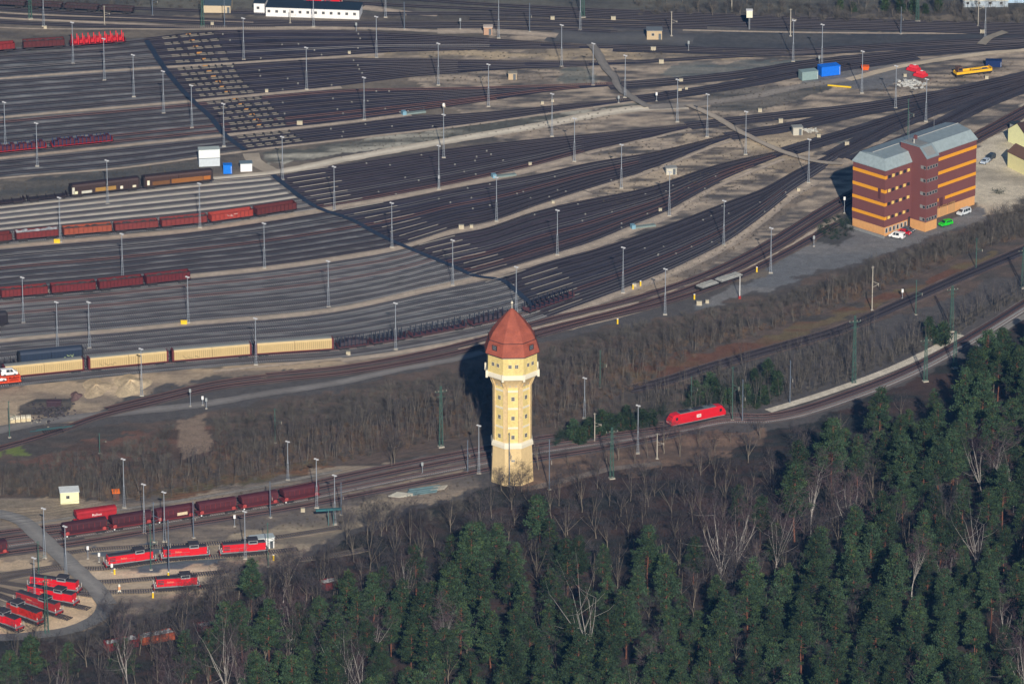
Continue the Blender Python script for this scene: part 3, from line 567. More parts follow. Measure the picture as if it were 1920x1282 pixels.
def boxcont(label, px, py, L, Wd, Hh, c, rot, roofc=None, cat="container", name="shipping_container"):
    t = thing(name, label, cat, g(px, py), rot); m = cm(c, .55, .12); rm = cm(roofc or c, .6, .12)
    b = MB().use(m).box(-L/2, L/2, 0, Wd, .12, Hh)
    for k in range(int(L/.45)):
        xx = -L/2+.2+k*.45; b.box(xx, xx+.2, -.05, .001, .25, Hh-.2)
    b.build("body", t); MB().use(rm).box(-L/2-.04, L/2+.04, -.06, Wd+.04, Hh-.002, Hh+.1).build("roof", t)
    MB().use(BLACKM).box(-L/2+.1, L/2-.1, .1, Wd-.1, -.1, .13).build("base_frame", t); MB().use(cm((200, 200, 200), .5)).box(L/2-.3, L/2-.2, -.09, -.04, .3, Hh-.3).build("lock_rod", t)
    return t
boxcont("bright blue shipping container beside the grey container, upper right yard", 1558, 143, 6.6, 3.6, 3.2, (24, 110, 215), R(20))
boxcont("grey green corrugated container left of the big blue container", 1519, 151, 5.6, 3.2, 2.9, (134, 152, 150), R(20))
boxcont("dark navy container behind the yellow track machine", 1863, 127, 5.2, 2.4, 2.2, (18, 42, 88), R(-4))
boxcont("white stacked office container, upper one of the pair by the sandy road", 393, 313, 6.6, 3.2, 2.8, (226, 226, 222), R(8), (176, 182, 176))
bpy.data.objects["shipping_container.003"].location.z = 2.75
boxcont("grey white office container, lower one of the pair by the sandy road", 393, 313, 6.5, 3.1, 2.6, (198, 202, 206), R(8))
boxcont("small bright blue container between two white cabins", 427, 327, 2.7, 2.3, 2.9, (22, 116, 212), R(5))
hut("site_cabin", "small white cabin beside the sandy road, right of the blue container", "cabin", 462, 322, 3.6, 2.4, 2.6, (240, 238, 230), (110, 124, 134), R(8), 'flat', 0, door=False)
hut("brick_hut", "large buff brick hut with flat roof on the dark grass", "hut", 1227, 75, 5.0, 4.0, 3.1, (190, 165, 132), (112, 116, 120), 0, 'flat', 1)
hut("brick_hut", "narrow reddish buff brick hut beside the sandy track", "hut", 915, 66, 2.8, 2.4, 2.6, (180, 142, 118), (205, 185, 170), 0, 'flat', 0)
hut("brick_hut", "small buff hut alone in the scrub left of the tarmac lane", "hut", 961, 150, 2.7, 2.2, 2.1, (184, 160, 130), (150, 140, 125), 0, 'flat', 0)
hut("brick_hut", "small grey hut beside a heap of white rubble", "hut", 1496, 254, 3.0, 2.4, 2.5, (186, 178, 164), (150, 148, 142), R(10), 'flat', 0)
hut("brick_hut", "small grey hut on the sandy wedge between converging tracks", "hut", 1259, 328, 3.2, 2.2, 2.1, (196, 188, 172), (152, 150, 146), R(10), 'flat', 0)
hut("warehouse_building", "beige block building with dark roof at the top edge", "building", 407, 25, 9.0, 9, 2.9, (200, 178, 148), (60, 72, 82), R(-3), 'gable', 0)
wh = hut("depot_building", "long low white depot building with dark flat roof", "building", 586, 34, 31.5, 8, 3.2, (250, 248, 240), (42, 54, 66), R(-6.5), 'flat', 12, door=False)
hut("depot_annex", "small white annex at the left end of the long white depot", "building", 486, 26, 3.6, 7, 3.6, (250, 248, 240), (48, 58, 68), R(-6.5), 'flat', 1, door=False)
hut("yellow_house", "pale yellow house with dark roof at the right edge, upper one", "house", 1940, 276, 7.0, 9, 4.4, (244, 226, 170), (70, 52, 50), R(35), 'gable', 2)
hut("yellow_house", "pale yellow gabled house at the right edge, lower one", "house", 1938, 327, 6.0, 10, 5.2, (246, 218, 160), (112, 84, 70), R(30), 'gabley', 1)
hut("garage", "small grey garage with dark roof beside the upper yellow house", "garage", 1915, 250, 3, 4, 2.6, (150, 148, 146), (54, 60, 66), R(35), 'flat', 0)
hut("storage_hall", "white roofed hall at the top right edge of the picture", "building", 1848, 14, 15, 8, 2.3, (170, 178, 186), (214, 206, 190), R(0), 'flat', 4, door=False)
hut("storage_hall", "long pale hall with blue roof behind the trees at top right", "building", 1905, 6, 12, 8, 2.6, (170, 190, 210), (110, 150, 196), R(0), 'flat', 4, door=False)
# pole mounted cabin
t = thing("signal_cabin", "small cream cabin raised on a steel stalk beyond the tracks", "cabin", g(1405, 57))
MB().use(LEAD).tube((0, 1, -.2), (0, 1, 4.3), .3, n=8).build("stalk", t); MB().use(cm((232, 222, 196))).box(-1, 1, 0, 2, 4.3, 6.6).build("body", t); MB().use(cm((240, 240, 236))).box(-1.1, 1.1, -.1, 2.1, 6.6, 6.8).build("roof", t)
# ------------------------------------------------------------------ wagons and locomotives
DKU = mat("dark_underframe", (.035, .032, .036), .8, .3, 2.0); WHEELM = mat("wheel_steel", (.06, .052, .05), .6, .3, 2.0)
def bogie(parent, x, axles=2, gap=1.8, name="bogie"):
    b = MB().use(DKU).box(x-gap/2-.55, x+gap/2+.55, -1.08, -.92, .35, .85).box(x-gap/2-.55, x+gap/2+.55, .92, 1.08, .35, .85).box(x-.35, x+.35, -1.0, 1.0, .4, .8)
    for k in range(axles):
        xx = x+(k-(axles-1)/2)*gap*(1 if axles == 2 else .5*2/(axles-1)*(axles-1)/1)
        b.use(WHEELM).tube((xx, -.85, .46), (xx, -.72, .46), .46, n=10).tube((xx, .72, .46), (xx, .85, .46), .46, n=10).tube((xx, -.8, .46), (xx, .8, .46), .08, n=4); b.use(DKU)
    o = b.build(name, parent); return o
def scribble(t, x0, x1, z0, z1, y, c, r):               # an illegible painted scrawl
    q = MB().use(cm(c, .7)); rr = random.Random(int(x0*100)); p = None
    for k in range(11):
        n = Vector((x0+(x1-x0)*k/10+rr.uniform(-.15, .15), y, (z0, z1, (z0+z1)/2)[rr.randrange(3)]))
        if p is not None and k % 4 != 3: q.tube(p, n, r, n=4)
        p = n
    q.build("painted_scrawl", t)
def place(f, x0, x1, z=.36, lead=None):
    a = g(x0, float(f(x0)), z); b = g(x1, float(f(x1)), z); d = b-a
    return (a+b)/2, d.length-.5, math.atan2(d.y, d.x)
def buffers(parent, L, z=1.05):
    b = MB().use(DKU)
    for s in (-1, 1):
        for y_ in (-.88, .88): b.tube((s*(L/2-.05), y_, z), (s*(L/2+.35), y_, z), .1, n=6).tube((s*(L/2+.3), y_, z), (s*(L/2+.38), y_, z), .24, n=8)
    b.build("buffers", parent)
def gondola(name, label, f, x0, x1, c, group, load=None, hgt=2.0, flip=False, ribs=11):
    p, L, a = place(f, x0, x1); c = tuple(int(.78*q+.22*(.3*sum(c)/3*.9+12)) for q in c); t = thing(name, label, "wagon", p, a, group); m = cm(c, .7, .25, scale=.9); md = cm(tuple(int(q*.78) for q in c), .7, .25)
    MB().use(DKU).box(-L/2, L/2, -1.2, 1.2, .95, 1.22).build("underframe", t)
    z1 = 1.2+hgt; b = MB().use(m).box(-L/2, L/2, -1.45, -1.35, 1.2, z1).box(-L/2, L/2, 1.35, 1.45, 1.2, z1).box(-L/2, -L/2+.1, -1.35, 1.35, 1.2, z1).box(L/2-.1, L/2, -1.35, 1.35, 1.2, z1).box(-L/2+.1, L/2-.1, -1.35, 1.35, 1.2, 1.3)
    b.build("body", t); r = MB().use(md)
    for k in range(ribs):
        xx = -L/2+.1+(L-.2)*k/(ribs-1)
        for s in (-1, 1): r.box(xx-.09, xx+.09, min(s*1.45, s*1.56), max(s*1.45, s*1.56), 1.1, z1)
    for s in (-1, 1): r.box(-L/2, L/2, min(s*1.42, s*1.55), max(s*1.42, s*1.55), z1-.002, z1+.12)
    r.build("rib", t)
    if load:
        ld = MB().use(mat("pale_rubble", (.42, .43, .45), .9, .3, 2.0) if load == 'pale' else mat("scrap_load", (.07, .06, .06), .9, .4, 2.0))
        n = 22; ys = [-1.3, -.6, .1, .7, 1.3]; zz_ = [[z1-(.5 if load != 'pale' else .1)+random.uniform(-.3, .35) for _ in range(n+1)] for _ in ys]
        for j in range(4):
            for i in range(n):
                xa, xb = -L/2+.15+(L-.3)*i/n, -L/2+.15+(L-.3)*(i+1)/n
                ld.face([(xa, ys[j], zz_[j][i]), (xb, ys[j], zz_[j][i+1]), (xb, ys[j+1], zz_[j+1][i+1]), (xa, ys[j+1], zz_[j+1][i])])
        ld.build("load", t)
    bogie(t, -L/2+2.1); bogie(t, L/2-2.1); buffers(t, L); return t, L
gname = "red brown open freight wagons coupled below the striped tracks"
f = tky("L0", 7)
G4 = [(-62, 22, (118, 44, 40), None, "dark red open freight wagon cut by the left edge, striped track train"), (28, 110, (134, 48, 46), 'pale', "red open wagon heaped with pale load, second in its train"), (117, 210, (176, 82, 56), 'dark', "orange brown open freight wagon with rusty sides"), (213, 297, (140, 58, 52), 'dark', "dull red open wagon between the orange one and a brighter red one"),
      (300, 388, (146, 58, 52), 'dark', "red open wagon, third from the right end of its train"), (392, 473, (190, 66, 52), None, "bright brick red open wagon with white lettering"), (477, 554, (112, 46, 44), None, "dark maroon open wagon at the right end of its train")]
for x0, x1, c, ld, lb in G4:
    t, L = gondola("open_wagon", lb, f, x0, x1, c, gname, ld, 1.9)
    if x0 == 392:
        scribble(t, -1.6, 1.6, 2.0, 2.6, -1.60, (230, 225, 220), .05)
f = tky("L2", 0); gn = "dark red open wagons standing beside the sandy walkway"
for x0, x1, c, lb in ((-82, -2, (120, 44, 44), None), (0, 90, (136, 46, 46), "dark red ribbed wagon at the left edge, lower red train"), (94, 180, (128, 42, 44), "dark red ribbed wagon, second from the left edge in the lower red train"), (183, 268, (120, 40, 42), "dark red ribbed wagon, second from the right end of the lower red train"), (271, 356, (116, 38, 42), "dark red ribbed wagon at the right end of the lower red train")):
    if lb: gondola("open_wagon", lb, f, x0, x1, c, gn, 'dark', 2.1, ribs=13)
f = tky("U1", 0); gn = "red wagons at the upper left"
gondola("open_wagon", "red open wagon cut by the left edge, topmost red train", f, -50, 28, (150, 40, 40), gn, None, 1.8)
gondola("open_wagon", "dark maroon open wagon in the middle of the topmost red train", f, 42, 122, (104, 42, 44), gn, 'dark', 2.0)
f = curve([(-60, 9), (0, 12), (250, 26), (380, 32)]); gn = "dark scrap wagons along the top left edge"
for k, (x0, x1) in enumerate(((-20, 50), (53, 118), (121, 186), (189, 252))):
    gondola("open_wagon", ("dark brown scrap wagon at the left end of the topmost row", "dark brown scrap wagon, second from left in the topmost row", "dark brown scrap wagon, third from left in the topmost row", "dark brown scrap wagon at the right end of the topmost row")[k], f, x0, x1, (74, 54, 58), gn, 'dark', 1.0)

def stakes(label, f, x0, x1, c, post, group, n=9, load=None, hgt=2.3, deckz=1.15):
    p, L, a = place(f, x0, x1); t = thing("stake_wagon", label, "wagon", p, a, group); m = cm(c, .7, .25)
    MB().use(m).box(-L/2, L/2, -1.4, 1.4, .95, deckz).build("deck", t)
    pm = cm(post, .6, .2)
    for k in range(n):
        xx = -L/2+.7+(L-1.4)*k/(n-1); s_ = MB().use(pm)
        for s in (-1, 1): s_.box(xx-.12, xx+.12, min(s*1.25, s*1.42), max(s*1.25, s*1.42), deckz, deckz+hgt)
        s_.box(xx-.12, xx+.12, -1.25, 1.25, deckz, deckz+.25); s_.build("stake_pair", t)
    e = MB().use(m)
    for s in (-1, 1): e.box(s*L/2-.05, s*L/2+.05, -1.35, 1.35, deckz, deckz+1.0)
    e.build("end_wall", t)
    if load:
        lm = cm(load, .6, .3)
        for k in range(n-1):
            xx = -L/2+.7+(L-1.4)*(k+.5)/(n-1); q = MB().use(lm).box(xx-.5, xx+.5, -1.15, 1.15, deckz+.26, deckz+1.0+random.random()*.9); q.build("load", t)
    bogie(t, -L/2+2.0); bogie(t, L/2-2.0); buffers(t, L); return t
f = tky("U3", 5); gn = "red stake wagons with blue posts"
stakes("red flat wagon with blue stakes at the left edge", f, -25, 87, (160, 42, 46), (40, 52, 88), gn, 14, (92, 40, 44), 1.9)
stakes("red flat wagon with blue stakes, right hand one of the pair", f, 95, 211, (152, 40, 46), (38, 50, 86), gn, 15, (84, 40, 48), 1.9)
f = tky("U1", 0); stakes("flat wagon with vivid red stakes at the right end of the topmost red train", f, 130, 235, (120, 34, 38), (235, 40, 48), "red wagons at the upper left", 10, (190, 40, 44), 2.9)
f = tky("L3", 6); gn = "dark stake wagons behind the water tower"
for x0, x1, lb in ((630, 690, "dark stake wagon just right of the beige wagons"), (694, 762, "dark stake wagon, second right of the beige wagons"), (768, 872, "dark stake wagon left of the water tower with tall posts"), (880, 952, "dark stake wagon just left of the tower roof"), (985, 1072, "dark stake wagon right of the tower roof, by the long brake beams")):
    stakes(lb, f, x0, x1, (92, 58, 62), (40, 44, 56), gn, 8 if x1-x0 < 80 else 10, (70, 60, 66) if x1 in (690, 952) else None, 2.4)
f = tky("L0", 0); stakes("low dark flat wagon at the left edge before the brown covered wagons", f, -30, 46, (60, 48, 50), (50, 44, 48), "low dark flat wagons", 5, None, .5); stakes("low dark flat wagon coupled to the brown covered wagons", f, 50, 126, (56, 46, 48), (50, 44, 48), "low dark flat wagons", 5, None, .5)

def covered(label, f, x0, x1, c, roofc, group, low=(104, 44, 46), ribs=36, name="covered_wagon", mid=True, h=3.2, graffiti=None):
    p, L, a = place(f, x0, x1); t = thing(name, label, "wagon", p, a, group); m = cm(c, .55, .10, scale=.5); md = cm(tuple(int(q*.74) for q in c), .6, .1); rm = cm(roofc, .6, .15)
    MB().use(cm(low, .7, .2)).box(-L/2, L/2, -1.3, 1.3, .85, 1.25).build("underframe", t)
    for s in (-1, 1):
        x_0, x_1 = (-L/2+.55, -.04) if s < 0 else (.04, L/2-.55)
        b = MB().use(m).prism([(-1.42, 1.2), (-1.45, 1.2+h*.78), (-1.2, 1.2+h*.93), (1.2, 1.2+h*.93), (1.45, 1.2+h*.78), (1.42, 1.2)], x_0, x_1, 'x')
        b.use(md); n = ribs//2
        for k in range(n):
            xx = x_0+.1+(x_1-x_0-.2)*k/n
            for q in (-1, 1): b.box(xx, xx+.10, min(q*1.42, q*1.50), max(q*1.42, q*1.50), 1.25, 1.2+h*.74)
        b.build("sliding_wall", t)
    MB().use(rm).prism([(-1.22, 1.2+h*.925), (-.8, 1.2+h*.985), (0, 1.2+h), (.8, 1.2+h*.985), (1.22, 1.2+h*.925)], -L/2+.5, L/2-.5, 'x').build("roof", t)
    for s in (-1, 1): MB().use(cm(low, .7, .2)).box(s*(L/2-.28)-.26, s*(L/2-.28)+.26, -1.35, 1.35, 1.2, 1.2+h*.9).build("end_wall", t)
    if graffiti:
        for (u, w_, z0, z1, gc) in graffiti: MB().use(cm(gc, .7, .25, scale=2.5)).box(u*L/2, (u+w_)*L/2, -1.525, -1.40, z0, z1).build("painted_patch", t)
    bogie(t, -L/2+2.4); bogie(t, L/2-2.4); buffers(t, L); return t, L
f = tky("L3", 6); gn = "beige sliding wall wagons"
for x0, x1, lb in ((4, 158, "beige ribbed wagon at the left end, beside the orange car carrier"), (163, 316, "beige ribbed wagon, second from left, with dark scrawl"), (320, 472, "beige ribbed wagon, third from left in its train"), (476, 626, "beige ribbed wagon at the right end of its train")):
    t, L = covered(lb, f, x0, x1, (196, 168, 120), (136, 134, 128), gn)
    if x0 in (163, 320):
        scribble(t, -L*.36, -L*.16, 1.6, 2.4, -1.53, (110, 96, 74), .06)
f = tky("L0", 0); gn = "brown covered wagons with graffiti"
covered("brown covered wagon with ochre graffiti, left one of the pair", f, 130, 262, (66, 50, 48), (58, 44, 46), gn, (50, 42, 42), 26, graffiti=[(-.97, .07, 1.4, 3.5, (200, 192, 176)), (-.93, .12, 1.3, 2.2, (222, 214, 180)), (-.7, .3, 1.3, 2.1, (190, 184, 170)), (-.3, .6, 1.4, 2.6, (156, 118, 62)), (.42, .08, 1.4, 2.3, (225, 215, 195)), (.78, .1, 1.4, 2.1, (215, 205, 180))])
covered("brown covered wagon with rust orange graffiti beside the white cabins", f, 266, 399, (72, 52, 48), (60, 46, 46), gn, (50, 42, 42), 26, graffiti=[(-.9, .07, 1.5, 3.0, (226, 220, 196)), (-.75, .5, 1.3, 2.5, (110, 74, 46)), (-.2, .9, 1.3, 2.7, (138, 88, 44)), (.72, .2, 1.4, 2.6, (166, 98, 40))])
f = tky("L3", 4); t, L = covered("dark blue grey covered wagon behind the beige train", f, 32, 157, (44, 54, 72), (60, 66, 80), "dark wagons behind the beige train", (36, 36, 40), 20, h=3.4)
scribble(t, L*.2, L*.34, 2.0, 2.7, -1.53, (200, 215, 150), .07)
stakes("dark empty flat wagon at the left edge behind the beige train", f, -40, 28, (58, 52, 56), (50, 48, 54), "dark wagons behind the beige train", 6, None, 1.4)
f = tky("L2", 5); covered("dark wagon end showing at the left edge above the yellow box", f, -110, 15, (44, 40, 46), (58, 54, 58), "dark wagons behind the beige train", (40, 36, 38), 20)
# hopper train on the main line
def hopper(label, f, x0, x1, c, top, group):
    p, L, a = place(f, x0, x1); t = thing("hopper_wagon", label, "wagon", p, a, group); m = cm(c, .7, .2, scale=.7); tm = cm(top, .65, .18, scale=.7)
    MB().use(m).box(-L/2, L/2, -1.3, 1.3, .95, 1.25).build("underframe", t)
    MB().use(tm).rings([[(-L/2+2.1, -1.2, 1.25), (L/2-2.1, -1.2, 1.25), (L/2-2.1, 1.2, 1.25), (-L/2+2.1, 1.2, 1.25)], [(-L/2+.35, -1.5, 2.4), (L/2-.35, -1.5, 2.4), (L/2-.35, 1.5, 2.4), (-L/2+.35, 1.5, 2.4)], [(-L/2+.25, -1.5, 3.6), (L/2-.25, -1.5, 3.6), (L/2-.25, 1.5, 3.6), (-L/2+.25, 1.5, 3.6)]]).build("body", t)
    MB().use(tm).prism([(-1.5, 3.59), (-1.1, 4.0), (-.5, 4.2), (.5, 4.2), (1.1, 4.0), (1.5, 3.59)], -L/2+.25, L/2-.25, 'x').build("roof", t)
    r = MB().use(m)
    for k in range(8):
        xx = -L/2+.6+(L-1.2)*k/7
        for s in (-1, 1): r.box(xx-.07, xx+.07, min(s*1.49, s*1.58), max(s*1.49, s*1.58), 2.3, 3.6)
    r.build("rib", t)
    q = MB().use(cm((170, 70, 66), .6, .3))
    for s in (-1, 1): q.box(s*(L/2-1.1)-.5, s*(L/2-1.1)+.5, -1.42, -1.3, 1.2, 1.9).tube((s*(L/2-1.1), -1.45, 1.55), (s*(L/2-1.1), -1.3, 1.55), .5, n=10)
    q.build("brake_gear", t); w_ = MB().use(cm((235, 235, 230), .5)); w_.tube((-L/2+1.0, -1.2, .62), (-L/2+1.0, -1.14, .62), .22, n=8); w_.build("axle_box_cover", t)
    bogie(t, -L/2+2.0); bogie(t, L/2-2.0); buffers(t, L); return t, L
f = MC["M3"]; gn = "dark red hopper wagons on the main line"
HW = [(115, 202, "dark maroon hopper wagon at the left end of the main line train"), (204, 285, "dark red hopper wagon, second from left, behind a grey mast"), (288, 364, "dark red hopper wagon with cream graffiti panel"), (367, 444, "dark red hopper wagon, third from the right end"), (447, 522, "dark red hopper wagon, second from the right end"), (525, 598, "dark red hopper wagon at the right end of the main line train")]
for x0, x1, lb in HW:
    t, L = hopper(lb, f, x0, x1, (112, 44, 46), (72, 38, 44) if x0 in (115, 204) else (84, 40, 46), gn)
    if x0 == 288: MB().use(cm((214, 192, 160), .7, .3, scale=3)).box(L*.04, L*.30, -1.60, -1.3, 1.9, 2.7).build("painted_patch", t)
t, L = hopper("single bright red hopper wagon with white lettering behind the maroon train", MC["M1"], 138, 220, (176, 40, 44), (172, 40, 46), None)
M = Matrix.Translation((0, -1.6, 2.8)) @ SIDE; text_part("lettering", "Railion", 1.0, M, cm((240, 235, 230), .5), t)
hopper("dark red wagon end at the left edge near the depot road", MC["M4"], -70, 15, (120, 40, 42), (70, 38, 44), None)
# car carrier with vans
p, L, a = place(tky("L3", 7), -100, 40); t = thing("car_carrier", "bright orange double deck car carrier wagon at the left edge", "wagon", p, a); om = cm((226, 80, 44), .55, .1)
MB().use(om).box(-L/2, L/2, -1.4, 1.4, .95, 1.25).build("lower_deck", t); MB().use(om).box(-L/2, L/2-.2, -1.4, 1.4, 2.6, 2.8).build("upper_deck", t)
for k in range(7):
    xx = -L/2+.4+(L-.8)*k/6; q = MB().use(om)
    for s in (-1, 1):
        q.box(xx-.14, xx+.14, min(s*1.3, s*1.45), max(s*1.3, s*1.45), 1.2, 2.7); q.tube((xx, s*1.4, 1.3), (xx+(1.3 if k % 2 else -1.3), s*1.4, 2.6), .1, n=4)
    q.build("deck_post", t)
bogie(t, -L/2+2.2); bogie(t, L/2-2.2); buffers(t, L); CARRIER = (p, L, a)
# two grey flat wagons on the lower line
f = curve([(1300, 549), (1392, 519)]); gm = cm((150, 148, 146), .7, .2)
for x0, x1, lb in ((1309, 1343, "grey flat wagon piled with timber, nearer one of two"), (1345, 1388, "grey flat wagon piled with timber, farther one of two")):
    p, L, a = place(f, x0, x1, .3); t = thing("flat_wagon", lb, "wagon", p, a, "grey flat wagons on the lower line"); MB().use(DKU).box(-L/2, L/2, -1.4, 1.4, .8, 1.2).build("underframe", t)
    MB().use(gm).box(-L/2+.2, L/2-.2, -1.45, 1.45, 1.2, 1.5).build("deck", t); q = MB().use(cm((168, 164, 156), .8, .3))
    for k in range(9): q.box(-L/2+.5+(L-1)*k/9, -L/2+.4+(L-1)*(k+1)/9, -1.2+random.random()*.2, 1.2, 1.5, 1.66+random.random()*.16)
    q.build("load", t); bogie(t, -L/2+1.5); bogie(t, L/2-1.5); buffers(t, L)
# yellow track machine
p, L, a = place(curve([(1780, 146), (1860, 136)]), 1789, 1858, .2); t = thing("track_machine", "yellow flat track machine with brown cab at upper right", "rail vehicle", p, a); ym = cm((240, 176, 40), .5, .12)
MB().use(DKU).box(-L/2, L/2, -1.2, 1.2, .7, 1.1).build("underframe", t)
MB().use(ym).box(-L/2, L/2, -1.45, -1.3, 1.1, 1.9).box(-L/2, L/2, 1.3, 1.45, 1.1, 1.9).box(-L/2, -L/2+.15, -1.3, 1.3, 1.1, 1.9).box(L/2-.15, L/2, -1.3, 1.3, 1.1, 2.3).box(-L/2+.15, L/2-.15, -1.3, 1.3, 1.1, 1.25).build("body", t)
MB().use(cm((104, 78, 66), .6)).box(-L/2+.6, -L/2+2.3, -1.1, 1.1, 1.25, 3.4).build("cab", t); MB().use(DARKW).box(-L/2+.8, -L/2+2.1, -1.13, -1.0, 2.4, 3.1).build("window", t); MB().use(ym).box(-.8, 3.2, -.3, .2, 1.9, 2.2).build("crane_beam", t)
MB().use(cm((90, 90, 96))).box(.2, L/2-.8, -1.0, 1.0, 1.25, 1.7).build("load", t); bogie(t, -L/2+1.4); bogie(t, L/2-1.4)

# diesel shunters
RED = mat("loco_red", (.72, .014, .026), .45, .08, .8, spec=.4); RED2 = mat("faded_loco_red", (.40, .028, .03), .6, .15, .8); LROOF = mat("loco_roof_grey", (.055, .05, .06), .6, .2); SILL = mat("grey_sill", (.26, .27, .29), .6); CABR = mat("cab_roof_grey", (.30, .31, .33), .6, .1); LAMPW = mat("white_lamp_lens", (.85, .84, .8), .3, .02); YEL = mat("yellow_paint", (.75, .48, .03), .5, .05)
def shunter(label, p0, p1, red=RED, word=None, flip=False, group="red diesel shunting locomotives", name="diesel_locomotive", Lf=14.0, cab=.10):
    a_, b_ = g(*p0, .30), g(*p1, .30); d = b_-a_; L = d.length; c = (a_+b_)/2
    t = thing(name, label, "locomotive", c, math.atan2(d.y, d.x)+(math.pi if flip else 0), group)
    MB().use(SILL).box(-L/2, L/2, -1.5, 1.5, 1.25, 1.42).build("running_board", t)
    MB().use(DKU).box(-L/2+.3, L/2-.3, -1.25, 1.25, .75, 1.26).box(-1.6, 1.8, -1.35, 1.35, .45, 1.25).build("underframe", t)
    cx0, cx1 = L*cab-.2, L*cab+2.3; z0 = 1.42
    hd = MB().use(red).prism([(-1.12, z0), (-1.12, 3.05), (-.8, 3.3), (.8, 3.3), (1.12, 3.05), (1.12, z0)], -L/2+.7, cx0, 'x'); h1 = hd.build("long_hood", t)
    MB().use(LROOF).prism([(-1.0, 3.16), (-.8, 3.38), (.8, 3.38), (1.0, 3.16)], -L/2+.75, cx0, 'x').build("hood_top", h1)
    gr = MB().use(LROOF)
    for k in range(3):
        for s in (-1, 1): gr.box(-L/2+1.0, -L/2+2.6, min(s*1.12, s*1.15), max(s*1.12, s*1.15), 1.9+k*.36, 2.1+k*.36)
    gr.build("grille", h1)
    hd = MB().use(red).prism([(-1.12, z0), (-1.12, 3.0), (-.8, 3.22), (.8, 3.22), (1.12, 3.0), (1.12, z0)], cx1, L/2-.7, 'x'); h2 = hd.build("short_hood", t)
    MB().use(LROOF).prism([(-1.0, 3.08), (-.8, 3.30), (.8, 3.30), (1.0, 3.08)], cx1, L/2-.75, 'x').build("hood_top", h2)
    cb = MB().use(red).box(cx0, cx1, -1.5, 1.5, z0, 3.05).build("cab", t)
    MB().use(CABR).box(cx0+.02, cx1-.02, -1.48, 1.48, 3.05, 3.95).build("cab_window_band", cb)
    MB().use(DARKW).box(cx0+.25, cx1-.25, -1.505, -1.4, 3.35, 3.8).box(cx0+.25, cx1-.25, 1.4, 1.505, 3.35, 3.8).box(cx0-.01, cx0+.1, -1.2, 1.2, 3.38, 3.7).box(cx1-.1, cx1+.01, -1.2, 1.2, 3.3, 3.7).build("window", cb)
    MB().use(LROOF).prism([(-1.55, 3.94), (-1.3, 4.08), (0, 4.2), (1.3, 4.08), (1.55, 3.94)], cx0-.15, cx1+.15, 'x').build("cab_roof", cb)
    for s in (-1, 1):
        bm = MB().use(RED2).box(s*(L/2-.02)-.12, s*(L/2-.02)+.12, -1.45, 1.45, .85, 1.3).build("buffer_beam", t)
        for y_ in (-.9, .9): MB().use(LAMPW).tube((s*(L/2-.68), y_, 1.75), (s*(L/2-.56), y_, 1.75), .16, n=8).build("headlight", t)
        rl = MB().use(LAMPW)
        for y_ in (-1.42, 1.42): rl.tube((s*(L/2-.1), y_, 1.4), (s*(L/2-.1), y_, 2.4), .05, n=4)
        rl.build("handrail", t)
    rl = MB().use(SILL)
    for s in (-1, 1):
        rl.tube((-L/2+.2, s*1.46, 2.3), (cx0, s*1.46, 2.3), .025, n=4); 
        for k in range(6): rl.tube((-L/2+.2+k*(cx0+L/2-.2)/6, s*1.46, 1.4), (-L/2+.2+k*(cx0+L/2-.2)/6, s*1.46, 2.3), .025, n=4)
    rl.build("railing", t)
    if word:
        for s in (-1, 1):
            M = Matrix.Translation((-L*.14, s*1.135, 2.4)) @ (SIDE if s < 0 else Matrix.Rotation(math.pi, 4, 'Z') @ SIDE); text_part("lettering", word, .62, M, cm((226, 160, 120), .5), t)
    bogie(t, -L/2+2.9, 2, 2.2); bogie(t, L/2-2.9, 2, 2.2); buffers(t, L); t.scale = (1, 1, 1.14); return t
b2 = B["B2"]
shunter("bright red diesel locomotive at the left end of the upper depot row", (197, float(b2(197))), (290, float(b2(290))), RED, "Railion")
shunter("bright red diesel locomotive half hidden by bare trees, middle of the upper depot row", (301, float(b2(301))), (392, float(b2(392))), RED, "Railion")
shunter("bright red diesel locomotive in front of the white container", (412, float(b2(412))), (502, float(b2(502))), RED, None)
b4 = B["B4"]; shunter("bright red diesel locomotive right of the white and orange signal", (288, float(b4(288))), (374, float(b4(374))), RED, "Railion")
shunter("topmost red diesel locomotive of the fan beside the depot road", (55, float(B["F1"](55))), (150, float(B["F1"](150))), RED, "Railion")
shunter("second red diesel locomotive of the fan, with cream lettering", (52, float(B["F2"](52))), (144, float(B["F2"](144))), RED, "Railion")
shunter("duller red diesel locomotive, third of the fan", (32, float(B["F3"](32))), (112, float(B["F3"](112))), RED2, "Railion")
shunter("small red shunter, fourth of the fan, with high dark top", (15, float(B["F4"](15))), (78, float(B["F4"](78))), mat("orange_loco_red", (.55, .03, .02), .5, .1), None, cab=-.28)
shunter("small red shunter at the left edge, lowest of the fan", (-26, float(B["F5"](-26))), (38, float(B["F5"](38))), RED, None, cab=-.05)
for x0, x1, yb, lb in ((572, 606, 9, "small bright red locomotive behind the white depot, left one"), (607, 640, 12, "small bright red locomotive behind the white depot, right one")): shunter(lb, (x0, yb), (x1, yb+2.5), RED, None, group="red locomotives at the top edge")
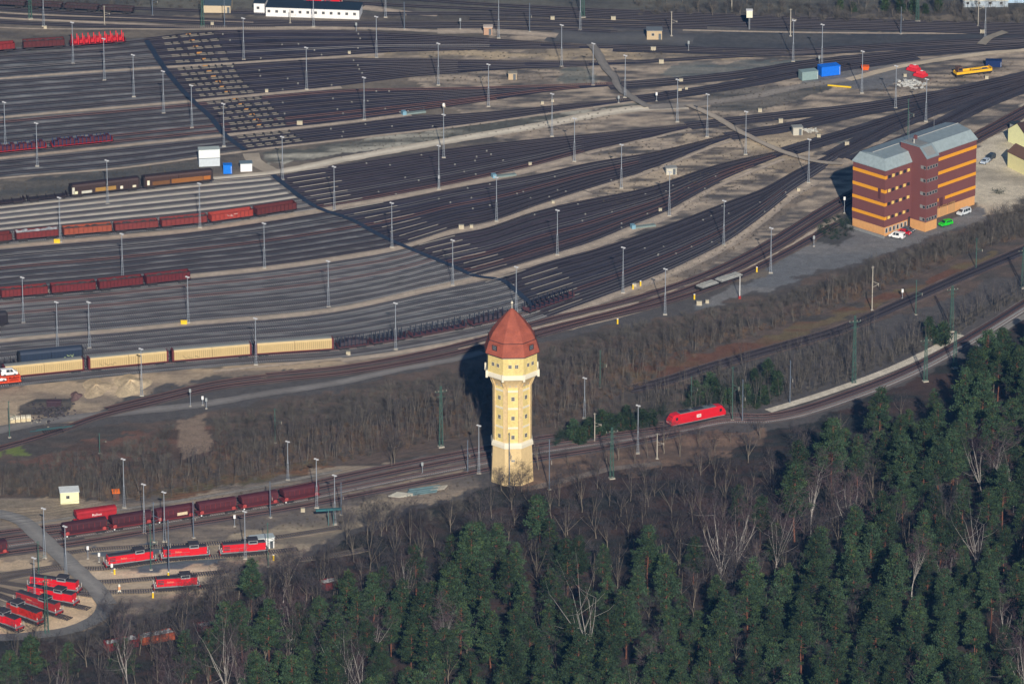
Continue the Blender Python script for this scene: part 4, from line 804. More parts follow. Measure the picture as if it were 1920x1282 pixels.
# electric main line locomotive
f = lambda q: MC["M2"](q)
a_, b_ = g(1254, float(f(1254)), .32), g(1356, float(f(1356)), .32); d = b_-a_; L = d.length; t = thing("electric_locomotive", "bright red electric locomotive running on the main line through the woods", "locomotive", (a_+b_)/2, math.atan2(d.y, d.x))
bd = MB().use(RED); 
def sec(x_, w_, z0, zs, zr): return [(x_, -w_, z0), (x_, -w_*1.0, z0+.5), (x_, -w_*.98, zs), (x_, -w_*.72, zr), (x_, w_*.72, zr), (x_, w_*.98, zs), (x_, w_, z0+.5), (x_, w_, z0)]
bd.rings([sec(-L/2, 1.38, 1.05, 2.1, 2.2), sec(-L/2+.35, 1.45, 1.05, 2.6, 2.9), sec(-L/2+1.1, 1.48, 1.05, 3.35, 3.75), sec(-L/2+2.2, 1.48, 1.05, 3.45, 3.85), sec(L/2-2.2, 1.48, 1.05, 3.45, 3.85), sec(L/2-1.1, 1.48, 1.05, 3.35, 3.75), sec(L/2-.35, 1.45, 1.05, 2.6, 2.9), sec(L/2, 1.38, 1.05, 2.1, 2.2)]).build("body", t)
MB().use(mat("teal_grey_roof", (.17, .21, .23), .6, .2)).box(-L/2+3.0, L/2-3.0, -1.12, 1.12, 3.80, 3.92).build("roof", t)
q = MB().use(LROOF).box(-L/2+3.4, -L/2+6.5, -.9, .9, 3.9, 4.2).box(-1, 2, -.8, .8, 3.9, 4.15)
q.build("roof_equipment", t)
for s in (-1, 1):
    q = MB().use(LROOF); xc = s*(L/2-4.3)
    for y_ in (-.6, .6): q.tube((xc-.8, y_, 4.0), (xc+.7, y_*.6, 4.35), .05, n=4).tube((xc+.7, y_*.6, 4.35), (xc-.9, y_*.9, 4.55), .05, n=4)
    q.tube((xc-.9, -.9, 4.55), (xc-.9, .9, 4.55), .06, n=4).build("pantograph", t)
    M = Matrix.Translation((s*(L/2-.66), 0, 3.05)) @ Matrix.Rotation(s*math.atan2(.75, .85), 4, 'Y'); MB().use(DARKW).box(-.05, .06, -1.15, 1.15, -.38, .38, M).build("windscreen", t)
    MB().use(DARKW).box(min(s*(L/2-2.1), s*(L/2-1.4)), max(s*(L/2-2.1), s*(L/2-1.4)), -1.53, -1.4, 2.3, 3.1).build("side_window", t)
    for y_ in (-.95, .95): MB().use(LAMPW).box(s*(L/2-.16)-.14, s*(L/2-.16)+.14, y_-.24, y_+.24, 1.85, 2.1).build("headlight", t)
    MB().use(LAMPW).box(s*(L/2+.0)-.06, s*(L/2+.0)+.06, -1.3, 1.3, 1.45, 1.58).build("white_bar", t)
MB().use(SILL).box(-L/2+.4, L/2-.4, -1.5, 1.5, .92, 1.06).build("sill", t)
MB().use(DKU).box(-3.2, 3.2, -1.3, 1.3, .35, .95).build("underframe", t); bogie(t, -L/2+4.2, 2, 2.7); bogie(t, L/2-4.2, 2, 2.7); buffers(t, L)
for s in (-1, 1):
    M = Matrix.Rotation(0 if s < 0 else math.pi, 4, 'Z'); e = MB().use(LAMPW).box(-.7, .7, -1.53, -1.47, 1.95, 2.85, M).build("emblem", t)
    text_part("lettering", "DB", .8, M @ Matrix.Translation((0, -1.535, 2.4)) @ SIDE, RED, e)
# wagons glimpsed through the wood
def boxwagon(label, a0, a1, c, c2):
    f = curve([a0, a1]); t, L = gondola("open_wagon", label, f, a0[0], a1[0], c, "wagons glimpsed through the trees", 'pale', 2.0)
boxwagon("orange and white loaded wagon glimpsed through bare trees, lower left", (262, 1214), (326, 1202), (214, 96, 56), None)
boxwagon("red wagon hidden behind branches left of the orange one", (196, 1226), (258, 1215), (176, 48, 44), None)
boxwagon("short red wagon hidden behind branches right of the orange one", (372, 1193), (420, 1184), (150, 48, 44), None)
boxwagon("red wagon deep in the trees below the white container", (602, 1112), (632, 1106), (150, 48, 48), None)
boxwagon("small red wagon deep among trees below the water tower", (866, 1046), (912, 1037), (170, 62, 58), None)
# ------------------------------------------------------------------ road vehicles
TYRE = mat("tyre_rubber", (.02, .02, .022), .8, .1); GLASS = mat("car_glass", (.03, .04, .05), .1, .05, spec=.7)
def car(label, px, py, hd, kind, c, z=.06, group=None, cat=None, loc=None, rot=None, pbr=.35):
    prof = {"van": [(-2.4, .35), (-2.45, 1.1), (-2.4, 1.85), (-2.25, 1.98), (.75, 2.0), (1.05, 1.9), (1.75, 1.2), (2.3, 1.0), (2.42, .7), (2.4, .35)],
            "car": [(-2.0, .3), (-2.05, .75), (-1.9, .98), (-1.5, 1.42), (-.2, 1.48), (.35, 1.38), (1.0, .95), (1.85, .8), (2.02, .6), (2.0, .3)],
            "suv": [(-2.15, .4), (-2.2, 1.0), (-2.05, 1.3), (-1.85, 1.78), (.3, 1.82), (.55, 1.75), (1.05, 1.15), (1.95, 1.05), (2.15, .8), (2.12, .4)]}[kind]
    w2 = .92 if kind != "car" else .86; p = loc if loc is not None else g(px, py, z); r = rot if rot is not None else hd
    t = thing("parked_"+("van" if kind == "van" else "car"), label, cat or ("van" if kind == "van" else "car"), p, r, group); m = cm(c, pbr, .03)
    b = MB().use(m); hz = 1.05 if kind == "van" else (.92 if kind == "car" else 1.15)
    def ring(y_): return [(a, y_, z_) for a, z_ in prof]
    inn = lambda s: [(a, s*(w2-.0 if z_ < hz else w2-.16*(z_-hz)/.6), z_) for a, z_ in prof]
    b.rings([inn(-1), inn(1)]).build("body", t, smooth=False)
    zt = max(z_ for a, z_ in prof); z0, z1 = hz+.06, zt-.14
    xa, xb = {"van": (-2.1, 1.25), "car": (-1.35, .5), "suv": (-1.8, .6)}[kind]
    for s in (-1, 1):
        q = MB().use(GLASS); n = 3; yy = lambda z_: s*(w2-.16*(z_-hz)/.6+.012)
        st = 0 if kind != "van" or c[0] < 220 else 1
        for k in range(st, n):
            u0, u1 = xa+(xb-xa)*k/n+.06, xa+(xb-xa)*(k+1)/n-.06; top1 = u1 if k < n-1 else u1-.45
            q.face([(u0, yy(z0), z0), (u1, yy(z0), z0), (top1, yy(z1), z1), (u0, yy(z1), z1)][::(1 if s < 0 else -1)])
        q.build("side_window", t)
    (xa2, za2), (xb2, zb2) = {"van": ((1.05, 1.9), (1.75, 1.2)), "car": ((.35, 1.38), (1.0, .95)), "suv": ((.55, 1.75), (1.05, 1.15))}[kind]
    q = MB().use(GLASS); ww = w2-.16; q.face([(xa2+.03, -ww+.05, za2+.0), (xb2+.01, -ww, zb2+.06), (xb2+.01, ww, zb2+.06), (xa2+.03, ww-.05, za2)]); q.build("windscreen", t)
    q = MB().use(GLASS); xr = prof[1][0]; q.box(xr-.015, xr+.3, -ww, ww, hz+.1, zt-.25) if kind == "van" else q.face([(prof[2][0]-.01, ww, prof[2][1]+.05), (prof[3][0]-.02, ww-.1, prof[3][1]-.05), (prof[3][0]-.02, -ww+.1, prof[3][1]-.05), (prof[2][0]-.01, -ww, prof[2][1]+.05)][::-1]); q.build("rear_window", t)
    wb = 1.45 if kind != "car" else 1.25
    for sx in (-1, 1):
        for sy in (-1, 1):
            wq = MB().use(TYRE).tube((sx*wb, sy*(w2-.18), .33), (sx*wb, sy*(w2+.02), .33), .33, n=12).build("wheel", t); MB().use(LEAD).tube((sx*wb, sy*(w2-.1), .33), (sx*wb, sy*(w2+.03), .33), .19, n=8).build("rim", wq)
    xf = prof[-2][0]
    for s in (-1, 1):
        MB().use(LAMPW).box(xf-.22, xf-.005, s*.62-.17, s*.62+.17, .68, .84).build("headlight", t); MB().use(RED2).box(prof[1][0]-.02, prof[1][0]+.1, s*.72-.1, s*.72+.1, .75, 1.0).build("tail_light", t)
    MB().use(TYRE).box(prof[0][0]-.03, prof[-1][0]+.03, -w2+.05, w2-.05, .28, .42).build("bumper", t); return t
gn = "vehicles parked at the office block"
car("white van parked at the near corner of the maroon office block", 1682, 446, R(-28)+math.pi, "van", (244, 243, 236), group=gn)
car("red car parked between the white van and a grey car", 1696, 439, R(-28), "car", (196, 24, 40), group=gn)
car("dark grey car parked by the stair tower, behind the red car", 1703, 434, R(-28), "car", (84, 88, 96), group=gn)
car("bright green car parked right of the stair tower", 1773, 423, R(35)+math.pi, "suv", (40, 196, 44), group=gn)
car("silver van parked at the far gates of the office block", 1807, 402, R(45)+math.pi, "van", (206, 208, 210), group=gn)
car("silver car parked on sandy ground right of the office block", 1847, 306, R(60)+math.pi, "car", (176, 184, 196), group=gn)
car("dark grey car parked just behind the silver car", 1857, 299, R(60)+math.pi, "suv", (66, 72, 80), group=gn)
p, L, a = CARRIER
car("white van riding on the upper deck of the orange car carrier", 0, 0, 0, "van", (245, 245, 242), loc=p+Matrix.Rotation(a, 3, 'Z') @ Vector((L/2-3.2, 0, 2.8)), rot=a, group="vans on the car carrier")
car("dark van on the upper deck of the car carrier, cut by the edge", 0, 0, 0, "van", (70, 74, 84), loc=p+Matrix.Rotation(a, 3, 'Z') @ Vector((L/2-8.6, 0, 2.8)), rot=a, group="vans on the car carrier")
car("white car on the lower deck of the orange car carrier", 0, 0, 0, "car", (240, 240, 238), loc=p+Matrix.Rotation(a, 3, 'Z') @ Vector((L/2-6.2, 0, 1.25)), rot=a, group="vans on the car carrier")
# ------------------------------------------------------------------ masts, signals, small equipment
LM = [("water tower", 960, 780), ("maroon office block", 1715, 350), ("blue shipping container", 1558, 140), ("yellow track machine", 1823, 138), ("long white depot", 586, 25), ("beige wagon train", 320, 680), ("white stacked office container", 393, 305), ("brown covered wagons", 265, 355),
      ("orange brown open wagon", 163, 430), ("striped wagon train", 515, 392), ("lower dark red wagon train", 180, 545), ("large buff brick hut", 1227, 66), ("reddish brick hut", 915, 60), ("small buff hut in the scrub", 961, 146), ("grey hut on the sandy wedge", 1259, 324), ("grey hut beside white rubble", 1496, 248),
      ("cream cabin", 131, 930), ("hopper wagon train", 360, 960), ("fan of red locomotives", 90, 1125), ("electric locomotive", 1305, 785), ("red stake wagons", 110, 272), ("topmost red wagons", 120, 85), ("fork of the sandy road", 1240, 200), ("orange car carrier", 20, 710), ("white equipment container", 493, 1015), ("two grey flat wagons", 1348, 530), ("pale path by the main line", 1600, 722),
      ("orange steel bin", 1622, 128), ("beige hall at the top edge", 407, 20), ("dark stake wagons", 700, 632), ("raised cream cabin", 1405, 40), ("right hand yellow houses", 1915, 290), ("stack of grey beams", 790, 915), ("timber pallets by the sandy road", 38, 785)]
USED = {}; WAIT = []
def later(o, desc, px, py): WAIT.append((o, desc, px, py))
def settle():
    """word each label by the landmark it stands nearest to, ranked by distance where several share one side of it"""
    rows = {}
    for o, desc, px, py in WAIT:
        best = min(LM, key=lambda l: math.hypot(px-l[1], (py-l[2])*1.6)); dx, dy = px-best[1], (py-best[2])*1.6
        side = ("left of" if dx < 0 else "right of") if abs(dx) > abs(dy) else ("behind" if dy < 0 else "in front of")
        rows.setdefault((desc, side, best[0]), []).append((math.hypot(dx, dy), o))
    W = ["", ", second nearest", ", third nearest", ", fourth nearest", ", fifth nearest", ", sixth nearest", ", seventh nearest", ", eighth nearest", ", ninth nearest"]
    for (desc, side, lm), l in rows.items():
        for k, (_, o) in enumerate(sorted(l, key=lambda a: a[0])):
            first = ", nearest one" if len(l) > 1 and k == 0 else ""
            o["label"] = f"{desc} {side} the {lm}{first if k == 0 else W[min(k, 8)]}"
MAST = mat("galvanised_mast", A(146, 150, 158)*.72, .6, .12); MGREEN = mat("green_lattice_steel", A(66, 94, 84)*.8, .7, .15); MGREY = mat("dark_grey_mast", A(96, 104, 116)*.8, .6, .1); HEADM = mat("lamp_head_white", (.72, .73, .75), .4, .05); MCON = mat("concrete_mast", A(170, 160, 146)*.8, .85, .1)
def proto_light():
    t = thing("light_mast", "", "light mast"); b = MB().use(MAST)
    for s in (-1, 1): b.tube((s*.31, 0, 0), (s*.14, 0, 6.6), .065, .06, 5)
    for k in range(13):
        z = .4+k*.48; ww = .31-.17*z/6.6; b.tube((-ww, 0, z), (ww, 0, z+.02), .05, n=4)
    b.build("lattice_base", t); MB().use(MAST).tube((0, 0, 6.3), (0, 0, 14.0), .135, .09, 8).build("pole", t)
    h = MB().use(MAST).tube((-.5, .3, 14.0), (.5, -.3, 14.0), .05, n=5).build("crossbar", t)
    MR = Matrix.Translation((0, 0, 14.05)) @ Matrix.Rotation(R(-28), 4, 'Z') @ Matrix.Rotation(R(8), 4, 'Y'); q = MB().use(HEADM).box(-.62, -.08, -.28, .28, 0, .2, MR).box(.08, .66, -.28, .28, 0, .2, MR); q.build("lamp_head", t)
    MB().use(MCON).box(-.6, .6, -.45, .45, -.2, .25).build("foundation", t); return t
def proto_lattice():
    t = thing("catenary_mast", "", "catenary mast"); b = MB().use(MGREEN); H_ = 15.0
    for s1 in (-1, 1):
        for s2 in (-1, 1): b.tube((s1*.5, s2*.38, 0), (s1*.2, s2*.2, H_), .075, .06, 4)
    for k in range(16):
        z0, z1 = k*H_/16, (k+1)*H_/16; w0, w1 = .5-.3*z0/H_, .5-.3*z1/H_; s = 1 if k % 2 else -1
        for y_ in (-1, 1): b.tube((-s*w0, y_*w0*.76, z0), (s*w1, y_*w1*.76, z1), .045, n=4)
        for x_ in (-1, 1): b.tube((x_*w0, -s*w0*.76, z0), (x_*w1, s*w1*.76, z1), .045, n=4)
    b.build("lattice_frame", t); c = MB().use(MGREEN).tube((-1.7, 0, 13.6), (1.7, 0, 13.6), .07, n=4).tube((-1.2, 0, 12.4), (1.2, 0, 12.4), .06, n=4)
    c.build("cross_arm", t); i_ = MB().use(MCON)
    for x_ in (-1.6, -.6, .6, 1.6): i_.tube((x_, 0, 13.65), (x_, 0, 14.0), .07, n=5)
    i_.build("insulator", t); MB().use(MCON).box(-.8, .8, -.7, .7, -.2, .3).build("foundation", t); return t
def proto_post(name, m, H_=10.5, r=.16, arm=True, cat="catenary mast"):
    t = thing(name, "", cat); MB().use(m).tube((0, 0, -.2), (0, 0, H_), r, r*.7, 7).build("pole", t)
    if arm:
        a = MB().use(m).tube((0, 0, H_*.66), (1.7, -.3, H_*.60), .055, n=4).tube((0, 0, H_*.52), (1.9, -.3, H_*.60), .05, n=4).tube((-.5, 0, H_*.97), (.5, 0, H_*.97), .05, n=4); a.build("bracket_arm", t)
        MB().use(MCON).tube((1.75, -.3, H_*.54), (1.75, -.3, H_*.62), .07, n=5).build("insulator", t)
    MB().use(MCON).box(-.4, .4, -.4, .4, -.2, .2).build("foundation", t); return t
PL, PG = proto_light(), proto_lattice(); PS = proto_post("catenary_post", MGREY); PC = proto_post("concrete_post", MCON, 9.5, .17); PR = proto_post("green_post", MGREEN, 12, .14)
first = {}
def mast(pr, px, py, desc, group, sc=1.0, rot=0.0, hpx=None):
    p = g(px, py)
    if id(pr) not in first: first[id(pr)] = 1; o = pr; o.location = p; o.rotation_euler = (0, 0, rot); o.scale = (1, 1, sc); o["group"] = group
    else: o = dup(pr, p, rot, None, (1, 1, sc), group)
    later(o, desc, px, py); return o
LIGHT = """10,272 70,312 202,383 251,182 307,213 360,240 420,275 457,112 575,168 137,120 196,151 588,51 530,338 627,395 113,454 375,427 683,225 822,160 916,200 832,296 823,355 931,415 706,109 935,72 1053,125 1112,160 1172,183 1270,229 1035,256 1077,303 1165,353 735,464 1045,478 1255,405 723,33 1088,57 1326,257 1398,290 1516,343 1487,116 1541,124 1616,175 1679,203 1736,228 1357,460 230,523 44,606 108,653 353,605 496,503 616,575 168,653 480,684 266,742 849,535 968,586 1168,549 742,655 1247,590 1445,512 1196,850 1096,784 898,888 233,952 271,1000 540,900 594,952 628,983 84,1046 124,1080 66,1140 309,1015 460,1047 82,50 1847,72"""
for s in LIGHT.split():
    a, b = map(int, s.split(",")); u = (b+3800)/(641+3800)
    sc = {460: .95, 540: .8, 1847: .95, 1096: .85}.get(a, 1.0)
    mast(PL, a, b, "slim grey light mast", "light masts of the railway yard", sc)
for a, b, sc in ((1147, 897, 1.0), (1601, 720, 1.38), (1784, 622, .95), (827, 838, 1.2), (57, 36, .9), (380, 51, .8), (1093, 33, .9), (1720, 40, .8), (1918, 540, .85), (88, 1190, 1.1), (1790, 690, .75), (1735, 715, .9)): mast(PG, a, b, "green steel lattice mast", "green lattice masts", sc, R(18))
for a, b, sc in ((286, 30, .8), (421, 50, .9), (993, 60, .95), (758, 55, .9), (1689, 64, .9), (507, 970, 1.0), (363, 1008, 1.0), (289, 1016, 1.1), (1481, 757, 1.25), (1392, 790, 1.2), (877, 885, .9), (640, 965, .9), (955, 912, 1.5), (1030, 918, 1.4), (317, 1078, 1.5)): mast(PS, a, b, "grey post with bracket arm", "grey catenary posts", sc, R(-60 if a > 300 else 0))
for a, b, sc in ((196, 47, .7), (1259, 68, .9), (1482, 68, 1.0), (1834, 50, 1.2), (1372, 22, .9), (544, 44, .5), (1635, 582, 1.45), (1115, 828, .9), (1232, 860, .8)): mast(PC, a, b, "plain pale concrete mast", "pale concrete masts", sc, R(10))
for a, b, sc in ((1373, 788, 1.35), (283, 1068, 1.1), (73, 1085, .9), (503, 1062, 1.05), (1125, 727, .95), (1717, 590, .9), (1830, 503, .8), (1296, 765, .8), (1565, 885, .9), (18, 820, .9), (1702, 260, 1.1), (516, 830, .85), (187, 850, .5)): mast(PR, a, b, "thin green grey post", "thin green grey posts", sc, R(15))

def simple(name, cat, desc, px, py, parts, rot=0.0, group=None, label=None):
    t = thing(name, label or "", cat, g(px, py), rot, group)
    for nm, fn in parts: b = MB(); fn(b); b.build(nm, t)
    if not label: later(t, desc, px, py)
    return t
BEIGE = cm((184, 170, 146), .7); OFFW = cm((232, 230, 222), .6); YELP = cm((246, 190, 44), .5); TEAL = cm((120, 156, 172), .6); LGREY = cm((150, 152, 152), .8)
def cab(m, L=1.3, W_=.6, H_=1.2):
    return [("body", lambda b: b.use(m).box(-L/2, L/2, -W_/2, W_/2, .1, H_)), ("lid", lambda b: b.use(cm((160, 152, 136), .7)).box(-L/2-.06, L/2+.06, -W_/2-.06, W_/2+.06, H_, H_+.08)), ("plinth", lambda b: b.use(MCON).box(-L/2-.05, L/2+.05, -W_/2-.05, W_/2+.05, -.1, .1))]
for a, b, s in ((1225, 95, 1.5), (1240, 119, 1.4), (1277, 154, 1.1), (1275, 171, 1.0), (1287, 168, .8), (1425, 210, 1.1), (1464, 230, 1.2), (1535, 258, 1.1), (1588, 273, 1.2), (1037, 381, .8), (865, 429, 1.4), (884, 427, .9), (1017, 195, .8), (1036, 191, .8), (1190, 537, .9), (562, 234, 1.6), (500, 173, .9), (655, 101, .8), (994, 310, .9), (832, 201, .9), (1238, 396, .9), (1497, 358, .9), (1036, 38, 1.2), (1150, 38, 1.4), (1842, 63, 1.4), (568, 959, 1.0), (653, 666, 1.1), (1326, 568, .9), (1311, 572, 1.4), (398, 47, .9), (85, 54, .9), (1697, 144, .9), (1850, 148, 1.0)):
    simple("relay_cabinet", "cabinet", "small pale relay cabinet", a, b, cab(BEIGE, 1.1*s, .7, 1.05*min(s, 1.2)), 0, "relay cabinets along the tracks")
for a, b in ((107, 455), (345, 607)): simple("grit_box", "box", "bright yellow box on the sandy walkway", a, b, [("body", lambda q: q.use(YELP).box(-.9, .9, -.5, .5, 0, .8)), ("lid", lambda q: q.use(YELP).prism([(-.55, .8), (0, 1.15), (.55, .8)], -.95, .95, 'x'))], 0, "yellow boxes")
for a, b in ((1302, 561), (1419, 510), (1158, 607), (1201, 536), (215, 1076), (287, 1120), (513, 1050), (1187, 542), (316, 1082)):
    simple("marker_post", "post", "short yellow post", a, b, [("post", lambda q: q.use(YELP).box(-.22, .22, -.2, .2, 0, 1.5)), ("cap", lambda q: q.use(OFFW).box(-.24, .24, -.22, .22, 1.5, 1.62))], 0, "yellow marker posts")
for a, b in ((762, 215), (931, 333), (1192, 428)):
    simple("inspection_ramp", "ramp", "grey ramp with blue box", a+12, b-2, [("deck", lambda q: q.use(cm((122, 134, 130), .8)).box(-2.4, 4.2, -.8, .8, 0, .5)), ("end_box", lambda q: q.use(TEAL).box(-3.6, -2.42, -.9, .9, 0, 1.25)), ("rail", lambda q: q.use(LEAD).tube((-2.2, .7, .5), (-2.2, .7, 1.5), .04, n=4).tube((4, .7, .5), (4, .7, 1.5), .04, n=4).tube((-2.2, .7, 1.5), (4, .7, 1.5), .04, n=4))], R(20), "inspection ramps on the walkways")
def sig(m1, m2, h=3.0): return [("post", lambda b: b.use(m1).tube((0, 0, -.1), (0, 0, h), .09, .08, 6)), ("signal_head", lambda b: b.use(m2).box(-.3, .3, -.18, .18, h-.2, h+.8)), ("base", lambda b: b.use(MCON).box(-.3, .3, -.3, .3, -.1, .2))]
for a, b, h, m2 in ((1231, 190, 2.2, OFFW), (832, 215, 3, OFFW), (823, 352, 3.2, OFFW), (1526, 462, 2.6, LGREY), (440, 987, 2.6, OFFW), (165, 1047, 2.8, OFFW), (186, 1053, 1.8, OFFW), (210, 1072, 1.6, OFFW), (357, 762, 4.5, LGREY), (380, 760, 2.0, OFFW), (668, 60, 2.4, LGREY), (863, 55, 3, LGREY), (1692, 560, 2.2, OFFW), (1583, 400, 4.5, OFFW), (792, 888, 2.6, LGREY), (1291, 95, 2.5, LGREY), (1160, 193, 1.6, LGREY), (1536, 120, 2, LGREY), (387, 766, 2.4, LGREY)):
    simple("track_signal", "signal", "small trackside signal", a, b, sig(MAST, m2, h), 0, "trackside signals")
simple("stop_signal", "signal", None, 224, 1112, [("legs", lambda q: q.use(mat("hi_vis_white", (.95, .86, .74), .5, .02)).tube((-.45, 0, 0), (-.1, 0, 1.1), .2, .17, 6).tube((.45, 0, 0), (.1, 0, 1.1), .2, .17, 6)), ("body", lambda q: q.use(mat("hi_vis_orange", (.85, .42, .2), .5)).tube((0, 0, 1.0), (0, 0, 2.0), .3, .38, 8)), ("head", lambda q: q.use(mat("hi_vis_white", 0)).tube((0, 0, 1.95), (0, 0, 2.6), .34, .22, 8))], label="bright white and orange lantern signal standing between two depot tracks")
simple("barrier_post", "post", None, 1387, 560, [("pole", lambda q: q.use(OFFW).tube((0, 0, 0), (0, 0, 7), .13, .1, 6)), ("foot", lambda q: q.use(cm((150, 50, 44))).box(-.35, .35, -.3, .3, 0, .9))], label="thin white pole with red foot below the grey flat wagons")
simple("steel_bin", "bin", None, 1622, 131, [("body", lambda q: q.use(cm((232, 96, 30), .6)).box(-1.0, 1.0, -.8, .8, .1, 1.2, None, -.25)), ("rim", lambda q: q.use(cm((232, 96, 30), .6)).box(-1.3, 1.3, -1.1, 1.1, 1.2, 1.32))], label="orange steel bin beside the upper right road")
simple("barrier_beam", "beam", None, 1574, 164, [("beam", lambda q: q.use(YELP).box(-3.9, 3.9, -.3, .3, .2, .6)), ("support", lambda q: q.use(DKU).box(-3, -2.6, -.25, .25, 0, .2).box(2.6, 3, -.25, .25, 0, .2))], R(-16), label="long yellow beam lying on the gravel below the blue container")
for a, b, lb in ((1713, 133, "red hopper skip lying behind another, upper right gravel"), (1726, 144, "red hopper skip with white patch, front one of the pair")):
    simple("hopper_skip", "skip", None, a, b, [("body", lambda q: q.use(cm((206, 40, 50), .6)).box(-2.0, 2.0, -1.6, 1.6, .3, 1.2, None, .3)), ("funnel", lambda q: q.use(cm((224, 60, 70), .6)).tube((-1.4, 0, 1.2), (1.5, 0, 1.3), .75, .85, 10)), ("frame", lambda q: q.use(cm((40, 60, 120))).box(-2.4, -2.0, -.7, .7, .1, .9)), ("label_plate", lambda q: q.use(OFFW).box(.1, .8, -.3, .3, 2.08, 2.2))], R(-40), "red hopper skips", lb)
simple("beam_stack", "stack", None, 792, 922, [("beam", lambda q: [q.use(cm((98, 120, 124), .7)).box(-5+k*.3, 3.5+k*.4, -1.6+k*.55, -1.25+k*.55, 0, .35+.25*(k % 3)) for k in range(7)]), ("timber", lambda q: [q.use(cm((160, 152, 140), .8)).box(2+k*.5, 6+k*.5, -1+k*.6, -.7+k*.6, .3, .7) for k in range(4)])], R(20), label="stack of grey green steel beams beside the main line, left of the tower")
simple("pallet_stack", "stack", None, 750, 930, [("plank", lambda q: [q.use(cm((176, 170, 158), .8)).box(-3+k*.4, .5+k*.7, -1+k*.5, -.6+k*.5, 0, .3+.1*k) for k in range(5)])], R(-15), label="scattered pale planks left of the grey beam stack")
for k in range(4):
    simple("timber_pallet", "pallet", None, 24+k*10, 792-k*1, [("stack", lambda q: q.use(cm((206, 186, 150), .8)).box(-.62, .62, -.6, .6, .1, 1.0)), ("topping", lambda q: [q.use(cm((226, 214, 190), .8)).box(-.6+j*.42, -.3+j*.42, -.6, .6, 1.0, 1.7) for j in range(3)])], R(4), "pallets by the sandy road", ("pale pallet stack at the left end of the row by the post", "pale pallet stack, second from left in its row", "pale pallet stack, third from left in its row", "yellowish pallet stack at the right end of its row")[k])
simple("shed", "shed", None, 101, 763, [("wall", lambda q: q.use(cm((62, 46, 54), .8)).box(-2, 2, 0, 1.6, 0, 1.5)), ("roof", lambda q: q.use(cm((78, 58, 64), .8)).box(-2.1, 2.1, -.1, 1.7, 1.5, 1.7))], label="small dark box shed among rubble on the sandy yard")
simple("switch_parts", "switch", None, 98, 811, [("sleeper", lambda q: [q.use(DKU).box(-2.5+k*.65, -2.3+k*.65, -1.4, 1.4, .3, .5) for k in range(9)]), ("rail", lambda q: q.use(cm((60, 84, 86), .6)).box(-6, 6, 1.6, 1.8, .3, .55).box(-4, 7, 2.3, 2.5, .3, .6))], R(18), label="spare track panel lying beside the gravel road at left")
simple("gantry_frame", "gantry", None, 616, 985, [("beam", lambda q: q.use(cm((56, 104, 108), .6)).box(-3.4, 3.4, -.4, .4, 4.4, 4.9)), ("leg", lambda q: q.use(cm((86, 110, 110))).tube((0, 0, 0), (0, 0, 4.5), .15, n=6).tube((1.4, 0, 0), (1.4, 0, 4.5), .15, n=6))], R(10), label="teal steel loading frame on legs left of the main line")
for k, (a, b, r_) in enumerate(((1424, 0, 0),)): pass
# retarder beams right of the drainage channel
BEAM = cm((138, 130, 122), .6); BEAMD = cm((118, 110, 102), .6); ORNG = cm((186, 128, 62), .6)
for key, n, d0, segs, yel in (("U1", 5, 28, 6, 1), ("U2", 6, 22, 7, 1), ("U3", 6, 22, 7, 1), ("U4", 3, 14, 6, 0), ("L0", 8, 18, 1, 0), ("L1", 8, 24, 1, 0), ("L2", 8, 24, 1, 0), ("L3", 8, 24, 1, 0)):
    for k in range(n):
        f = tky(key, k); xd = 500.0
        for _ in range(8): xd = float(diagx(float(f(xd))))
        x0 = xd+d0; x1 = x0+(104 if segs > 1 else 98-k*2.0); 
        if key == "L3" and k >= 5: x0 += 60-10*k; 
        a_, b_ = g(x0, float(f(x0)), .1), g(x1, float(f(x1)), .1); d = b_-a_; L = d.length
        t = thing("rail_brake", "", "rail brake", (a_+b_)/2, math.atan2(d.y, d.x), "rail brakes beside the drainage channel")
        for s in range(segs):
            jt = random.uniform(-.5, .5) if segs > 1 else 0; u0, u1 = -L/2+L*s/segs+jt, -L/2+L*(s+random.uniform(.66, .9))/segs+jt; b = MB().use(BEAM if segs == 1 else BEAMD)
            for y_ in ((-.75, .75) if segs > 1 else (.8,)): b.box(u0, u1, y_-.06, y_+.06, .15, .46 if segs > 1 else .40)
            b.build("brake_beam", t)
            if segs > 1: MB().use(DKU).box(u1-.2, u1+.3, -.8, .8, .15, .75).build("brake_motor", t)
        if yel: MB().use(ORNG).box(-.7, 1.0, .95, 1.4, .1, .6).build("drive_box", t)
        later(t, "motorised rail brake" if segs > 1 else "long rail brake", x0, float(f(x0)))
# point motors with small white lids scattered over the ladder tracks
PMm = cm((120, 116, 112), .5); q0 = None; npm = 0; PMl = cm((160, 156, 148), .5)
for key in ("U1", "U2", "U3", "U4", "L0", "L1", "L2", "L3"):
    ft, fb, n = GROUPS[key]
    for k in range(n):
        f = tky(key, k)
        for j in range(2):
            xd = float(diagx(float(f(600)))); px_ = xd+130+random.random()*280; py_ = float(f(px_))+random.uniform(1.5, 3)
            if float(fb(px_)-ft(px_))/n < 4: continue
            if q0 is None:
                q0 = thing("point_motor", "small white lidded point motor beside the ladder tracks", "point motor", g(px_, py_), 0, "point motors of the ladder tracks"); MB().use(PMm).box(-.24, .24, -.2, .2, 0, .42).build("housing", q0); MB().use(PMl).box(-.2, .2, -.16, .16, .42, .48).build("lid", q0)
            else: dup(q0, g(px_, py_), 0)
            npm += 1
